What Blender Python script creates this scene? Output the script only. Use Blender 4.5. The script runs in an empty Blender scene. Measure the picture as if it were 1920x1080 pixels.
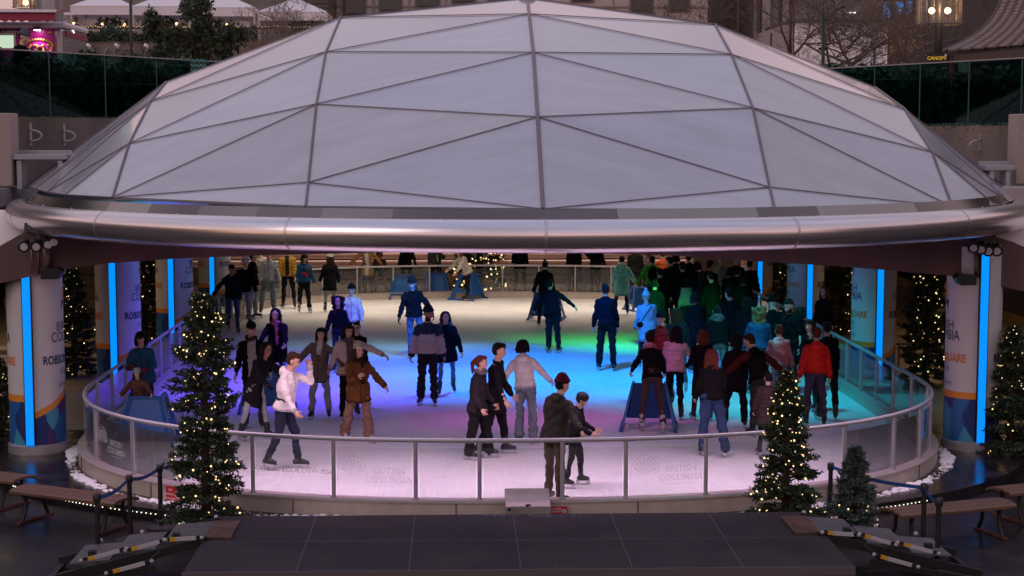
import bpy, bmesh, math, random
import numpy as np
from mathutils import Vector, Matrix, Euler
R = math.radians
random.seed(7)
S = bpy.context.scene
# ------------------------------------------------------------------ camera
CAM = Vector((-.7, 0, 5.1)); FPX = 3000.0
TH = math.atan(100 / 3000); PH = math.atan(290 / 3000)
FW = Vector((math.sin(TH) * math.cos(PH), math.cos(TH) * math.cos(PH), -math.sin(PH)))
RT = Vector((math.cos(TH), -math.sin(TH), 0)); UP = RT.cross(FW)
cd = bpy.data.cameras.new('camera'); cam = bpy.data.objects.new('camera', cd)
S.collection.objects.link(cam)
cam.location = CAM
cam.rotation_euler = Matrix((RT, UP, -FW)).transposed().to_euler()
cd.sensor_width = 36; cd.lens = FPX / 1920 * 36; cd.clip_start = .1; cd.clip_end = 1000
S.camera = cam

def ray(x, y): return FW + RT * ((x - 960) / FPX) - UP * ((y - 540) / FPX)
def P(x, y, z=0.0):
    d = ray(x, y); return CAM + d * ((z - CAM.z) / d.z)
GZ = -.16                                            # plaza level outside the rink ledge
def PG(x, y): return P(x, y, GZ)
def D(x, y, Y):
    d = ray(x, y); return CAM + d * ((Y - CAM.y) / d.y)

# ------------------------------------------------------------------ world, sun, exposure
W = bpy.data.worlds.new("World"); S.world = W; W.use_nodes = True
nt = W.node_tree; N = nt.nodes; L = nt.links
bg = N['Background']
sky = N.new('ShaderNodeTexSky'); sky.sky_type = 'NISHITA'; sky.sun_disc = False
sky.sun_elevation = R(4); sky.sun_rotation = R(250); sky.altitude = 20; sky.dust_density = 2.5
tc = N.new('ShaderNodeTexCoord'); sx = N.new('ShaderNodeSeparateXYZ'); L.new(tc.outputs['Generated'], sx.inputs[0])
cr = N.new('ShaderNodeValToRGB'); L.new(sx.outputs['Z'], cr.inputs[0])          # dusk cloud layer, pinker low down
e = cr.color_ramp.elements
e[0].position = 0.0; e[0].color = (.42, .30, .31, 1)
e[1].position = .95; e[1].color = (.52, .57, .82, 1)
k = e.new(.22); k.color = (1.2, .74, .70, 1)
k = e.new(.45); k.color = (.76, .62, .70, 1)
cn = N.new('ShaderNodeTexNoise'); cn.inputs['Scale'].default_value = 3.2; cn.inputs['Detail'].default_value = 4
L.new(tc.outputs['Generated'], cn.inputs['Vector'])
cm = N.new('ShaderNodeMapRange'); cm.inputs[1].default_value = .3; cm.inputs[2].default_value = .7
cm.inputs[3].default_value = .62; cm.inputs[4].default_value = 1.38; L.new(cn.outputs['Fac'], cm.inputs[0])
mu = N.new('ShaderNodeVectorMath'); mu.operation = 'SCALE'; L.new(cr.outputs[0], mu.inputs[0]); L.new(cm.outputs[0], mu.inputs['Scale'])
m10 = N.new('ShaderNodeVectorMath'); m10.operation = 'SCALE'; m10.inputs['Scale'].default_value = 7.0; L.new(mu.outputs[0], m10.inputs[0])
mx = N.new('ShaderNodeMixRGB'); mx.inputs[0].default_value = .8
L.new(sky.outputs[0], mx.inputs[1]); L.new(m10.outputs[0], mx.inputs[2]); L.new(mx.outputs[0], bg.inputs[0])
bg.inputs[1].default_value = .135
sd = bpy.data.lights.new('sun', 'SUN'); sun = bpy.data.objects.new('sun', sd); S.collection.objects.link(sun)
sd.energy = .35; sd.angle = R(25); sd.color = (1, .78, .72)
sun.rotation_euler = (R(55), 0, R(-40))
S.view_settings.view_transform = 'Standard'; S.view_settings.look = 'None'
S.view_settings.exposure = 0; S.view_settings.gamma = 1; S.view_settings.use_curve_mapping = False
S.cycles.use_denoising = True; S.cycles.sample_clamp_indirect = 4; S.cycles.max_bounces = 8
S.cycles.transparent_max_bounces = 16; S.cycles.caustics_reflective = False; S.cycles.caustics_refractive = False

# coloured rig lamps of the rink (they hang under the dome and the beams)
def spot(name, loc, tgt, energy, color, size=60, blend=1.0, rad=.25):
    d = bpy.data.lights.new(name, 'SPOT'); o = bpy.data.objects.new(name, d); S.collection.objects.link(o)
    d.energy = energy; d.color = color; d.spot_size = R(size); d.spot_blend = blend; d.shadow_soft_size = rad
    o.location = loc; o.rotation_euler = (Vector(tgt) - Vector(loc)).to_track_quat('-Z', 'Y').to_euler(); return o
def area(name, loc, tgt, energy, color, sx, sy, spread=180):
    d = bpy.data.lights.new(name, 'AREA'); o = bpy.data.objects.new(name, d); S.collection.objects.link(o)
    d.shape = 'RECTANGLE'; d.size = sx; d.size_y = sy; d.energy = energy; d.color = color; d.spread = R(spread)
    o.location = loc; o.rotation_euler = (Vector(tgt) - Vector(loc)).to_track_quat('-Z', 'Y').to_euler(); return o
LIGHTS = [
 spot('rink_spot', (1.0, 31.6, 6.0), (.8, 33.8, 0), 3900, (.0, .25, 1), 94),
 spot('rink_spot', (-3.6, 30.6, 5.3), (-3.7, 32.6, 0), 2300, (.14, .06, 1), 95),
 spot('rink_spot', (4.4, 29, 5.2), (5.0, 30.6, 0), 1300, (.0, .56, .70), 80),
 spot('rink_spot', (4, 33, 4.5), (3.4, 41.5, 0), 4800, (.02, .75, .10), 56),
 spot('rink_spot', (-2, 33, 4.6), (-2.5, 41.0, 0), 700, (.45, 1, .15), 66),
 spot('rink_spot', (.5, 26, 5.0), (1.2, 26.8, 0), 420, (1, .14, .72), 90),
 spot('rim_floodlight', (-6.3, 26.8, 3.4), (-1.8, 31.5, .9), 110, (1, .74, .70), 62, 1, .12),
 spot('rim_floodlight', (6.6, 26.8, 3.4), (2.8, 31.5, .9), 90, (1, .74, .74), 62, 1, .12),
 area('rink_front_wash', (0, 22.5, 3.4), (0, 22.8, 0), 190, (1, .60, .84), 12, .8, 118),
 area('underpass_strip', (0, 46.2, 3.2), (0, 46.2, 0), 250, (1, .80, .62), 14, 3, 125),
 area('underpass_strip', (0, 56, 3.3), (0, 59, 0), 700, (1, .72, .62), 20, 2),
]
# ------------------------------------------------------------------ materials
MC = {}
def mat(name, col, rough=.6, metal=0.0, spec=.5, noise=None, bump=None, emit=None, estr=1.0, noise2=None, nscale=(1, 1, 1), coat=0):
    if name in MC: return MC[name]
    m = bpy.data.materials.new(name); m.use_nodes = True; MC[name] = m
    n = m.node_tree.nodes; l = m.node_tree.links; b = n['Principled BSDF']
    b.inputs['Base Color'].default_value = (*col, 1); b.inputs['Roughness'].default_value = rough
    b.inputs['Metallic'].default_value = metal; b.inputs['Specular IOR Level'].default_value = spec
    if coat: b.inputs['Coat Weight'].default_value = coat
    if emit:
        b.inputs['Emission Color'].default_value = (*emit, 1); b.inputs['Emission Strength'].default_value = estr
    if noise or bump:
        t = n.new('ShaderNodeTexCoord'); mp = n.new('ShaderNodeMapping'); mp.inputs['Scale'].default_value = nscale
        l.new(t.outputs['Object'], mp.inputs[0])
    if noise:
        t1 = n.new('ShaderNodeTexNoise'); t1.inputs['Scale'].default_value = noise[0]; t1.inputs['Detail'].default_value = 6
        l.new(mp.outputs[0], t1.inputs['Vector'])
        mr = n.new('ShaderNodeMapRange'); mr.inputs[1].default_value = .3; mr.inputs[2].default_value = .7
        mr.inputs[3].default_value = 1 - noise[1]; mr.inputs[4].default_value = 1 + noise[1]
        l.new(t1.outputs['Fac'], mr.inputs[0])
        vm = n.new('ShaderNodeVectorMath'); vm.operation = 'SCALE'; vm.inputs[0].default_value = col
        l.new(mr.outputs[0], vm.inputs['Scale']); l.new(vm.outputs[0], b.inputs['Base Color'])
        m2 = n.new('ShaderNodeMapRange'); m2.inputs[1].default_value = .3; m2.inputs[2].default_value = .7
        m2.inputs[3].default_value = max(.02, rough - .12); m2.inputs[4].default_value = min(1, rough + .12)
        l.new(t1.outputs['Fac'], m2.inputs[0]); l.new(m2.outputs[0], b.inputs['Roughness'])
    if bump:
        t2 = n.new('ShaderNodeTexNoise'); t2.inputs['Scale'].default_value = bump[0]; t2.inputs['Detail'].default_value = 4
        l.new(mp.outputs[0], t2.inputs['Vector'])
        bp = n.new('ShaderNodeBump'); bp.inputs['Strength'].default_value = bump[1]; bp.inputs['Distance'].default_value = .03
        l.new(t2.outputs['Fac'], bp.inputs['Height']); l.new(bp.outputs[0], b.inputs['Normal'])
    return m
def emis(name, col, s):
    m = mat(name, (0, 0, 0), 1, emit=col, estr=s); m.cycles.emission_sampling = 'NONE' if 'bulb' in name else 'AUTO'; return m
def glassmat(name, tint, refl=.06, dirt=.0, rough=.02, fr=.8):
    if name in MC: return MC[name]
    m = bpy.data.materials.new(name); m.use_nodes = True; MC[name] = m
    n = m.node_tree.nodes; l = m.node_tree.links; n.remove(n['Principled BSDF']); o = n['Material Output']
    tr = n.new('ShaderNodeBsdfTransparent'); tr.inputs[0].default_value = (*tint, 1)
    gl = n.new('ShaderNodeBsdfGlossy'); gl.inputs['Roughness'].default_value = rough
    fn = n.new('ShaderNodeFresnel'); fn.inputs[0].default_value = 1.35
    ad = n.new('ShaderNodeMath'); ad.operation = 'MULTIPLY_ADD'; ad.inputs[1].default_value = fr; ad.inputs[2].default_value = refl * .3
    l.new(fn.outputs[0], ad.inputs[0])
    mxs = n.new('ShaderNodeMixShader'); l.new(ad.outputs[0], mxs.inputs[0]); l.new(tr.outputs[0], mxs.inputs[1]); l.new(gl.outputs[0], mxs.inputs[2])
    last = mxs
    if dirt:
        df = n.new('ShaderNodeBsdfDiffuse'); df.inputs[0].default_value = (.7, .7, .72, 1)
        m2 = n.new('ShaderNodeMixShader'); m2.inputs[0].default_value = dirt
        l.new(mxs.outputs[0], m2.inputs[1]); l.new(df.outputs[0], m2.inputs[2]); last = m2
    l.new(last.outputs[0], o.inputs[0]); return m

# ------------------------------------------------------------------ mesh builder
def basis(d):
    d = Vector(d).normalized(); a = Vector((0, 0, 1)) if abs(d.z) < .9 else Vector((1, 0, 0))
    u = d.cross(a).normalized(); return u, d.cross(u).normalized(), d
class MB:
    def __init__(s): s.v = []; s.f = []; s.m = []
    def add(s, vs, fs, mi=0):
        o = len(s.v); s.v += [tuple(v) for v in vs]; s.f += [[i + o for i in f] for f in fs]; s.m += [mi] * len(fs); return s
    def box(s, c, sz, rz=0, mi=0, M=None):
        x, y, z = [k / 2 for k in sz]; vs = [Vector((a * x, b * y, d * z)) for d in (-1, 1) for b in (-1, 1) for a in (-1, 1)]
        M = M or Matrix.Rotation(rz, 3, 'Z')
        return s.add([Vector(c) + M @ v for v in vs], [(0, 2, 3, 1), (4, 5, 7, 6), (0, 1, 5, 4), (2, 6, 7, 3), (0, 4, 6, 2), (1, 3, 7, 5)], mi)
    def bar(s, p, q, w, h, mi=0):
        p = Vector(p); q = Vector(q); d = q - p; l = d.length; d = d / l
        u = d.cross(Vector((0, 0, 1))); u = u.normalized() if u.length > 1e-4 else Vector((1, 0, 0)); n = u.cross(d)
        return s.box((p + q) / 2, (w, l, h), mi=mi, M=Matrix((u, d, n)).transposed())
    def tube(s, pts, r, n=8, mi=0, closed=False, cap=True):
        pts = [Vector(p) for p in pts]; k = len(pts); rs = r if isinstance(r, (list, tuple)) else [r] * k
        vs = []; pu = None
        for i, p in enumerate(pts):
            a = pts[(i - 1) % k] if (i or closed) else p; b = pts[(i + 1) % k] if (i < k - 1 or closed) else p
            d = (b - a).normalized()
            if pu is None: u, w, _ = basis(d)
            else:
                u = pu - d * pu.dot(d); u.normalize(); w = d.cross(u)
            pu = u
            vs += [p + (u * math.cos(t) + w * math.sin(t)) * rs[i] for t in [2 * math.pi * j / n for j in range(n)]]
        fs = []
        for i in range(k if closed else k - 1):
            for j in range(n):
                a = i * n + j; b = i * n + (j + 1) % n; c = ((i + 1) % k) * n + (j + 1) % n; d = ((i + 1) % k) * n + j
                fs.append((a, b, c, d))
        if cap and not closed: fs += [tuple(range(n - 1, -1, -1)), tuple(range((k - 1) * n, k * n))]
        return s.add(vs, fs, mi)
    def lathe(s, prof, c=(0, 0, 0), n=24, mi=0, sx=1, sy=1):
        c = Vector(c); vs = []; k = len(prof)
        for r, z in prof: vs += [c + Vector((r * sx * math.cos(2 * math.pi * j / n), r * sy * math.sin(2 * math.pi * j / n), z)) for j in range(n)]
        fs = [(i * n + j, i * n + (j + 1) % n, (i + 1) * n + (j + 1) % n, (i + 1) * n + j) for i in range(k - 1) for j in range(n)]
        fs += [tuple(range(n - 1, -1, -1)), tuple(range((k - 1) * n, k * n))]
        return s.add(vs, fs, mi)
    def loft(s, rings, mi=0, cap=True):
        n = len(rings[0]); vs = [p for r in rings for p in r]; k = len(rings)
        fs = [(i * n + j, i * n + (j + 1) % n, (i + 1) * n + (j + 1) % n, (i + 1) * n + j) for i in range(k - 1) for j in range(n)]
        if cap: fs += [tuple(range(n - 1, -1, -1)), tuple(range((k - 1) * n, k * n))]
        return s.add(vs, fs, mi)
    def prism(s, poly, ext, mi=0):
        n = len(poly); ext = Vector(ext); a = [Vector(p) for p in poly]; b = [p + ext for p in a]
        return s.add(a + b, [tuple(range(n - 1, -1, -1)), tuple(range(n, 2 * n))] + [(i, (i + 1) % n, n + (i + 1) % n, n + i) for i in range(n)], mi)
    def ell(s, c, r, M=None, n=12, k=8, mi=0):
        c = Vector(c); M = M or Matrix.Identity(3); r = r if isinstance(r, (list, tuple)) else (r, r, r)
        vs = [c + M @ Vector((0, 0, -r[2]))]
        for i in range(1, k):
            t = -math.pi / 2 + math.pi * i / k
            vs += [c + M @ Vector((r[0] * math.cos(t) * math.cos(2 * math.pi * j / n), r[1] * math.cos(t) * math.sin(2 * math.pi * j / n), r[2] * math.sin(t))) for j in range(n)]
        vs.append(c + M @ Vector((0, 0, r[2]))); e = len(vs) - 1
        fs = [(0, 1 + (j + 1) % n, 1 + j) for j in range(n)]
        fs += [(1 + i * n + j, 1 + i * n + (j + 1) % n, 1 + (i + 1) * n + (j + 1) % n, 1 + (i + 1) * n + j) for i in range(k - 2) for j in range(n)]
        fs += [(e, 1 + (k - 2) * n + j, 1 + (k - 2) * n + (j + 1) % n) for j in range(n)]
        return s.add(vs, fs, mi)
    def cap(s, p, q, r0, r1=None, n=10, mi=0):
        r1 = r0 if r1 is None else r1; p = Vector(p); q = Vector(q)
        if (q - p).length < 1e-5: return s.ell(p, r0, n=n, mi=mi)
        u, w, d = basis(q - p); rings = []
        prof = [(p, r0, -1.0), (p, r0, -.7), (p, r0, -.35), (p, r0, 0), (q, r1, 0), (q, r1, .35), (q, r1, .7), (q, r1, 1.0)]
        for c, r, t in prof:
            rr = r * max(.05, math.sqrt(max(0, 1 - t * t)))
            rings.append([c + d * (r * t) + (u * math.cos(a) + w * math.sin(a)) * rr for a in [2 * math.pi * j / n for j in range(n)]])
        return s.loft(rings, mi)
    def mesh(s, name, mats, smooth=False, off=None, normals=True):
        me = bpy.data.meshes.new(name); v = s.v
        if off: v = [(a - off[0], b - off[1], c - off[2]) for a, b, c in v]
        me.from_pydata(v, [], s.f)
        for m in (mats if isinstance(mats, (list, tuple)) else [mats]): me.materials.append(m)
        me.polygons.foreach_set('material_index', s.m)
        if normals and len(s.f) < 60000:
            b = bmesh.new(); b.from_mesh(me); bmesh.ops.recalc_face_normals(b, faces=b.faces); b.to_mesh(me); b.free()
        if smooth: me.polygons.foreach_set('use_smooth', [True] * len(s.f))
        me.update(); return me
    def build(s, name, mats, parent=None, smooth=False, bevel=0, normals=True, sharp=None):
        off = None; p = parent
        if p is not None:
            off = Vector((0, 0, 0))
            while p is not None: off += p.location; p = p.parent
        me = s.mesh(name, mats, smooth, off, normals)
        if smooth and sharp: me.set_sharp_from_angle(angle=R(sharp))
        o = bpy.data.objects.new(name, me); S.collection.objects.link(o); o.parent = parent
        if bevel:
            bm = o.modifiers.new('bevel', 'BEVEL'); bm.width = bevel; bm.segments = 2; bm.limit_method = 'ANGLE'
        return o
def tag(o, label=None, cat=None, group=None, kind=None):
    if label: o['label'] = label
    if cat: o['category'] = cat
    if group: o['group'] = group
    if kind: o['kind'] = kind
    return o
def thing(name, label, cat, loc=(0, 0, 0), rz=0, group=None):
    o = bpy.data.objects.new(name, None); S.collection.objects.link(o); o.location = loc; o.rotation_euler = (0, 0, rz)
    o.empty_display_size = .2
    return tag(o, label, cat, group)
def copy_tree(o, parent=None):
    c = o.copy(); S.collection.objects.link(c); c.parent = parent
    for ch in list(o.children): copy_tree(ch, c)
    return c
TX = {}
def text2d(s, size, align='CENTER', bold=False, outline=False):
    key = (s, size, align, bold)
    if key in TX: return TX[key]
    cu = bpy.data.curves.new('t', 'FONT'); cu.body = s; cu.size = size; cu.align_x = align; cu.align_y = 'CENTER'; cu.resolution_u = 3
    if bold: cu.offset = size * .03
    o = bpy.data.objects.new('t', cu); S.collection.objects.link(o)
    dg = bpy.context.evaluated_depsgraph_get(); me = o.evaluated_get(dg).to_mesh()
    r = ([tuple(v.co) for v in me.vertices], [tuple(p.vertices) for p in me.polygons])
    o.evaluated_get(dg).to_mesh_clear(); bpy.data.objects.remove(o); bpy.data.curves.remove(cu); TX[key] = r; return r
def put_text(mb, s, size, origin, ex, ez, mi=0, align='CENTER', bold=False):
    vs, fs = text2d(s, size, align, bold); o = Vector(origin); ex = Vector(ex); ez = Vector(ez)
    mb.add([o + ex * x + ez * y for x, y, _ in vs], fs, mi)
def rnd(a, b): return random.uniform(a, b)
# ================================================================== SETTING
def outline(off=0.0, n=72, hw=6.92, yf=26.4, bf=5.55, yb=44.9, bb=4.5, ex=2.35, x0=.12):
    pts = []
    for i in range(n + 1):                       # front cap, left to right
        t = math.pi * i / n; c = math.cos(t); s_ = math.sin(t)
        pts.append((x0 - (hw + off) * math.copysign(abs(c) ** (2 / ex), c), yf - (bf + off) * abs(s_) ** (2 / ex)))
    for i in range(1, 11): pts.append((x0 + hw + off, yf + (yb - yf) * i / 11))
    for i in range(n + 1):
        t = math.pi * i / n; c = math.cos(t); s_ = math.sin(t)
        pts.append((x0 + (hw + off) * math.copysign(abs(c) ** (2 / ex), c), yb + (bb + off) * abs(s_) ** (2 / ex)))
    for i in range(1, 11): pts.append((x0 - (hw + off), yb - (yb - yf) * i / 11))
    return pts
def ring_slab(name, o_in, o_out, z0, z1, m, bevel=0):
    b = MB(); n = len(o_in); vs = []
    for (a, c) in zip(o_in, o_out): vs += [(a[0], a[1], z0), (a[0], a[1], z1), (c[0], c[1], z1), (c[0], c[1], z0)]
    fs = []
    for i in range(n):
        j = (i + 1) % n
        for k in range(4): fs.append((i * 4 + k, i * 4 + (k + 1) % 4, j * 4 + (k + 1) % 4, j * 4 + k))
    b.add(vs, fs); return b.build(name, m)

M_PAVER = mat('wet_paver', (.030, .025, .029), .42, noise=(3.5, .5), bump=(60, .12))
def joint_mat():
    m = mat('plaza_pavers', (.014, .0115, .013), .42, spec=.25, noise=(2.2, .55), bump=(40, .1)); n = m.node_tree.nodes; l = m.node_tree.links
    b = n['Principled BSDF']; src = b.inputs['Base Color'].links[0].from_socket
    br = n.new('ShaderNodeTexBrick'); br.offset = .0; br.inputs['Scale'].default_value = 1; br.inputs['Mortar Size'].default_value = .012
    br.inputs['Brick Width'].default_value = 1.8; br.inputs['Row Height'].default_value = 1.8
    br.inputs['Color1'].default_value = br.inputs['Color2'].default_value = (1, 1, 1, 1); br.inputs['Mortar'].default_value = (.35, .35, .35, 1)
    t = n.new('ShaderNodeTexCoord'); l.new(t.outputs['Object'], br.inputs['Vector'])
    mm = n.new('ShaderNodeMixRGB'); mm.blend_type = 'MULTIPLY'; mm.inputs[0].default_value = 1
    l.new(src, mm.inputs[1]); l.new(br.outputs[0], mm.inputs[2]); l.new(mm.outputs[0], b.inputs['Base Color']); return m
g = MB(); g.add([(-400, -60, GZ), (400, -60, GZ), (400, 600, GZ), (-400, 600, GZ)], [(0, 1, 2, 3)])
tag(g.build('ground', joint_mat()), kind='structure')
# side concourse floors
M_CONC = mat('concourse_tile', (.20, .155, .11), .45, noise=(1.5, .2))
for x0, x1 in ((-17, -7.2), (7.2, 17)):
    g = MB(); g.box(((x0 + x1) / 2, 40.5, -.075), (x1 - x0, 26, .16)); tag(g.build('concourse_floor', M_CONC), kind='structure')
g = MB(); g.box((0, 56, -.07), (34, 11, .18)); tag(g.build('lower_floor', mat('pale_floor', (.36, .30, .27), .5, noise=(1.2, .12))), kind='structure')
# ice
def ice_mat():
    m = mat('rink_ice', (.80, .80, .83), .38, bump=(9, .05)); n = m.node_tree.nodes; l = m.node_tree.links; b = n['Principled BSDF']
    t = n.new('ShaderNodeTexCoord'); res = None
    for k, (rot, sc) in enumerate(((.35, (40, .9, 1)), (-.7, (.9, 38, 1)), (1.1, (34, 1.3, 1)))):   # skate scratches, three directions
        mp = n.new('ShaderNodeMapping'); mp.inputs['Rotation'].default_value = (0, 0, rot); mp.inputs['Scale'].default_value = sc; l.new(t.outputs['Object'], mp.inputs[0])
        tx = n.new('ShaderNodeTexNoise'); tx.inputs['Scale'].default_value = 1.0; tx.inputs['Detail'].default_value = 5; tx.inputs['Distortion'].default_value = .6
        l.new(mp.outputs[0], tx.inputs['Vector'])
        r = n.new('ShaderNodeMapRange'); r.inputs[1].default_value = .56; r.inputs[2].default_value = .72; r.inputs[3].default_value = 0; r.inputs[4].default_value = 1; l.new(tx.outputs['Fac'], r.inputs[0])
        if res is None: res = r.outputs[0]
        else:
            a = n.new('ShaderNodeMath'); a.operation = 'MAXIMUM'; l.new(res, a.inputs[0]); l.new(r.outputs[0], a.inputs[1]); res = a.outputs[0]
    for sc_, ro_ in ((3.1, .4), (2.3, 2.0)):                          # curved turns
        mp = n.new('ShaderNodeMapping'); mp.inputs['Location'].default_value = (ro_ * 3, -ro_ * 9, 0); l.new(t.outputs['Object'], mp.inputs[0])
        wv = n.new('ShaderNodeTexWave'); wv.wave_type = 'RINGS'; wv.rings_direction = 'Z'; wv.inputs['Scale'].default_value = sc_; wv.inputs['Distortion'].default_value = 14; wv.inputs['Detail'].default_value = 2; wv.inputs['Detail Scale'].default_value = .35
        l.new(mp.outputs[0], wv.inputs['Vector']); r = n.new('ShaderNodeMapRange'); r.inputs[1].default_value = .93; r.inputs[2].default_value = 1.0; l.new(wv.outputs['Fac'], r.inputs[0])
        a = n.new('ShaderNodeMath'); a.operation = 'MAXIMUM'; l.new(res, a.inputs[0]); l.new(r.outputs[0], a.inputs[1]); res = a.outputs[0]
    big = n.new('ShaderNodeTexNoise'); big.inputs['Scale'].default_value = .55; big.inputs['Detail'].default_value = 5; l.new(t.outputs['Object'], big.inputs['Vector'])
    ad = n.new('ShaderNodeMath'); ad.operation = 'MULTIPLY_ADD'; ad.inputs[1].default_value = .45; l.new(res, ad.inputs[0]); l.new(big.outputs['Fac'], ad.inputs[2])
    c = n.new('ShaderNodeValToRGB'); c.color_ramp.elements[0].position = .3; c.color_ramp.elements[0].color = (.64, .65, .69, 1)
    c.color_ramp.elements[1].position = .85; c.color_ramp.elements[1].color = (.86, .86, .88, 1); l.new(ad.outputs[0], c.inputs[0]); l.new(c.outputs[0], b.inputs['Base Color'])
    rr = n.new('ShaderNodeMapRange'); rr.inputs[3].default_value = .3; rr.inputs[4].default_value = .65; l.new(ad.outputs[0], rr.inputs[0]); l.new(rr.outputs[0], b.inputs['Roughness'])
    return m
o_in = outline(-.22); o_out = outline(0)
b = MB(); b.add([(x, y, .03) for x, y in outline(-.20)], [tuple(range(len(o_in)))]); tag(b.build('ice', ice_mat()), kind='structure')
# apron around the rink (dark low ledge) with its light line
M_APRON = mat('wet_granite', (.017, .014, .018), .22, spec=.35, noise=(2.5, .5), bump=(50, .05))
ap = outline(1.55, hw=6.9, bf=4.3, ex=2.1)
a = ring_slab('rink_apron', outline(-.1), ap, GZ - .05, .004, M_APRON); tag(a, kind='structure')
# curb
M_CURB = mat('curb_panel', (.47, .40, .35), .5, noise=(6, .1))
rc = thing('rink_curb', 'low beige panelled kerb wall running round the ice', 'kerb', (0, 20.85, 0))
c = ring_slab('curb_wall', o_in, o_out, 0.0, .21, M_CURB); c.parent = rc; c.location = -rc.location
c = ring_slab('curb_cap', outline(-.235), outline(.015), .21, .235, mat('curb_cap', (.42, .36, .34), .4, noise=(8, .1))); c.parent = rc; c.location = -rc.location
b = MB()
cum = 0; pts = outline(.004)
for i in range(len(pts)):
    p = Vector((*pts[i], 0)); q = Vector((*pts[(i + 1) % len(pts)], 0)); cum += (q - p).length
    if cum > 2.3: cum = 0; b.bar((p.x, p.y, .105), (p.x, p.y, .105 + .0001), .01, .008) if False else b.box((p.x, p.y, .107), (.012, .012, .2))
b.build('panel_joint', mat('dark_joint', (.05, .04, .04), .7), rc)
# snow bank outside the curb
b = MB(); pts = outline(.13); n = len(pts)
for i in range(n):
    if pts[i][1] > 30 or (-1.9 < pts[i][0] < 2.2): continue
    q = pts[(i + 1) % n]
    for k in range(16):
        t = rnd(0, 1); x = pts[i][0] + (q[0] - pts[i][0]) * t + rnd(-.06, .08); y = pts[i][1] + (q[1] - pts[i][1]) * t + rnd(-.09, .05)
        r = rnd(.015, .045) * (.7 + .5 * math.sin(i * .7)); b.ell((x, y, r * .25), (r * 1.5, r * 1.3, r * .8), n=8, k=5)
tag(b.build('snow_bank', mat('shaved_ice', (.80, .80, .83), .7, bump=(30, .5)), smooth=True), kind='stuff')
# small LED line under apron edge
b = MB(); pts = outline(1.56, n=300, hw=6.9, bf=4.3, ex=2.1)
for i, (x, y) in enumerate(pts[:301]):
    if x < -3.9 and y < 23.4 or (x > 4.6 and y < 22.0): b.ell((x, y - .008, -.06), .009, n=5, k=4)
tag(b.build('light_line', emis('led_bulb_white', (1, .93, .72), 2.2)), 'thin dotted line of tiny lights under the dark ledge edge', 'light strip')

# railing
M_RAIL = mat('brushed_rail', (.40, .39, .43), .42, metal=.35, noise=(30, .06))
M_GLASS = glassmat('rail_glass', (.95, .97, .96), .08, dirt=.03)
rr = thing('rink_railing', 'grey tubular railing with clear glass panels circling the ice', 'railing', (0, 20.95, .235))
def rail_path():
    return [Vector((x, y, 0)) for x, y in outline(-.11, n=120)]
RP = rail_path(); seg = [0]
for i in range(len(RP)): seg.append(seg[-1] + (RP[(i + 1) % len(RP)] - RP[i]).length)
def rail_at(s):
    s %= seg[-1]; i = 0
    import bisect
    i = max(0, bisect.bisect_right(seg, s) - 1); i = min(i, len(RP) - 1); t = (s - seg[i]) / max(1e-6, seg[i + 1] - seg[i])
    return RP[i].lerp(RP[(i + 1) % len(RP)], t)
b = MB(); b.tube([p + Vector((0, 0, 1.035)) for p in RP], .032, 10, closed=True); b.build('handrail', M_RAIL, rr, smooth=True)
# posts: measured on the front bend, regular elsewhere
front_x = [-6.62, -6.12, -5.40, -3.55, -2.43, -1.22, -.31, .6, 1.49, 2.69, 3.75, 4.76, 5.6, 6.22, 6.62]
def s_of(px):
    best = None
    for i in range(len(RP)):
        if RP[i].y < 26.0:
            d = abs(RP[i].x - px)
            if best is None or d < best[0]: best = (d, seg[i])
    return best[1]
stops = [s_of(x) for x in front_x]; s = stops[-1]; end = seg[-1] + stops[0]; k = round((end - s) / 1.12)
stops += [s + (end - s) * i / k for i in range(1, k)]
inw = lambda p: (Vector((0, 35, 0)) - Vector((p.x * .0, p.y, 0))).normalized()
LOGO_AT = {}
for i, s in enumerate(stops):
    p = rail_at(s); q = rail_at(stops[(i + 1) % len(stops)])
    b = MB(); b.tube([p + Vector((0, 0, .236)), p + Vector((0, 0, .95)), p + Vector((0, 0, 1.02))], [.03, .03, .03], 10)
    b.lathe([(.045, .236), (.045, .25)], p, 10); b.build('post', M_RAIL, rr, smooth=True, sharp=40)
    s2 = stops[(i + 1) % len(stops)]; s2 = s2 if s2 > s else s2 + seg[-1]
    if p.y > 49 and abs(p.x) < .5: continue
    b = MB(); vs = []; m_ = 5
    for j in range(m_ + 1):
        a = rail_at(s + .05 + (s2 - s - .1) * j / m_); d = rail_at(s + .05 + (s2 - s - .1) * j / m_ + .02) - a; nn = Vector((d.y, -d.x, 0)).normalized() * .006
        vs += [a + nn + Vector((0, 0, .27)), a + nn + Vector((0, 0, .93)), a - nn + Vector((0, 0, .93)), a - nn + Vector((0, 0, .27))]
    fs = [(j * 4 + e_, j * 4 + (e_ + 1) % 4, j * 4 + 4 + (e_ + 1) % 4, j * 4 + 4 + e_) for j in range(m_) for e_ in range(4)] + [(3, 2, 1, 0), (m_ * 4, m_ * 4 + 1, m_ * 4 + 2, m_ * 4 + 3)]
    b.add(vs, fs); gp = b.build('glass_panel', M_GLASS, rr); LOGO_AT[i] = (s, s2, gp)
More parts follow.
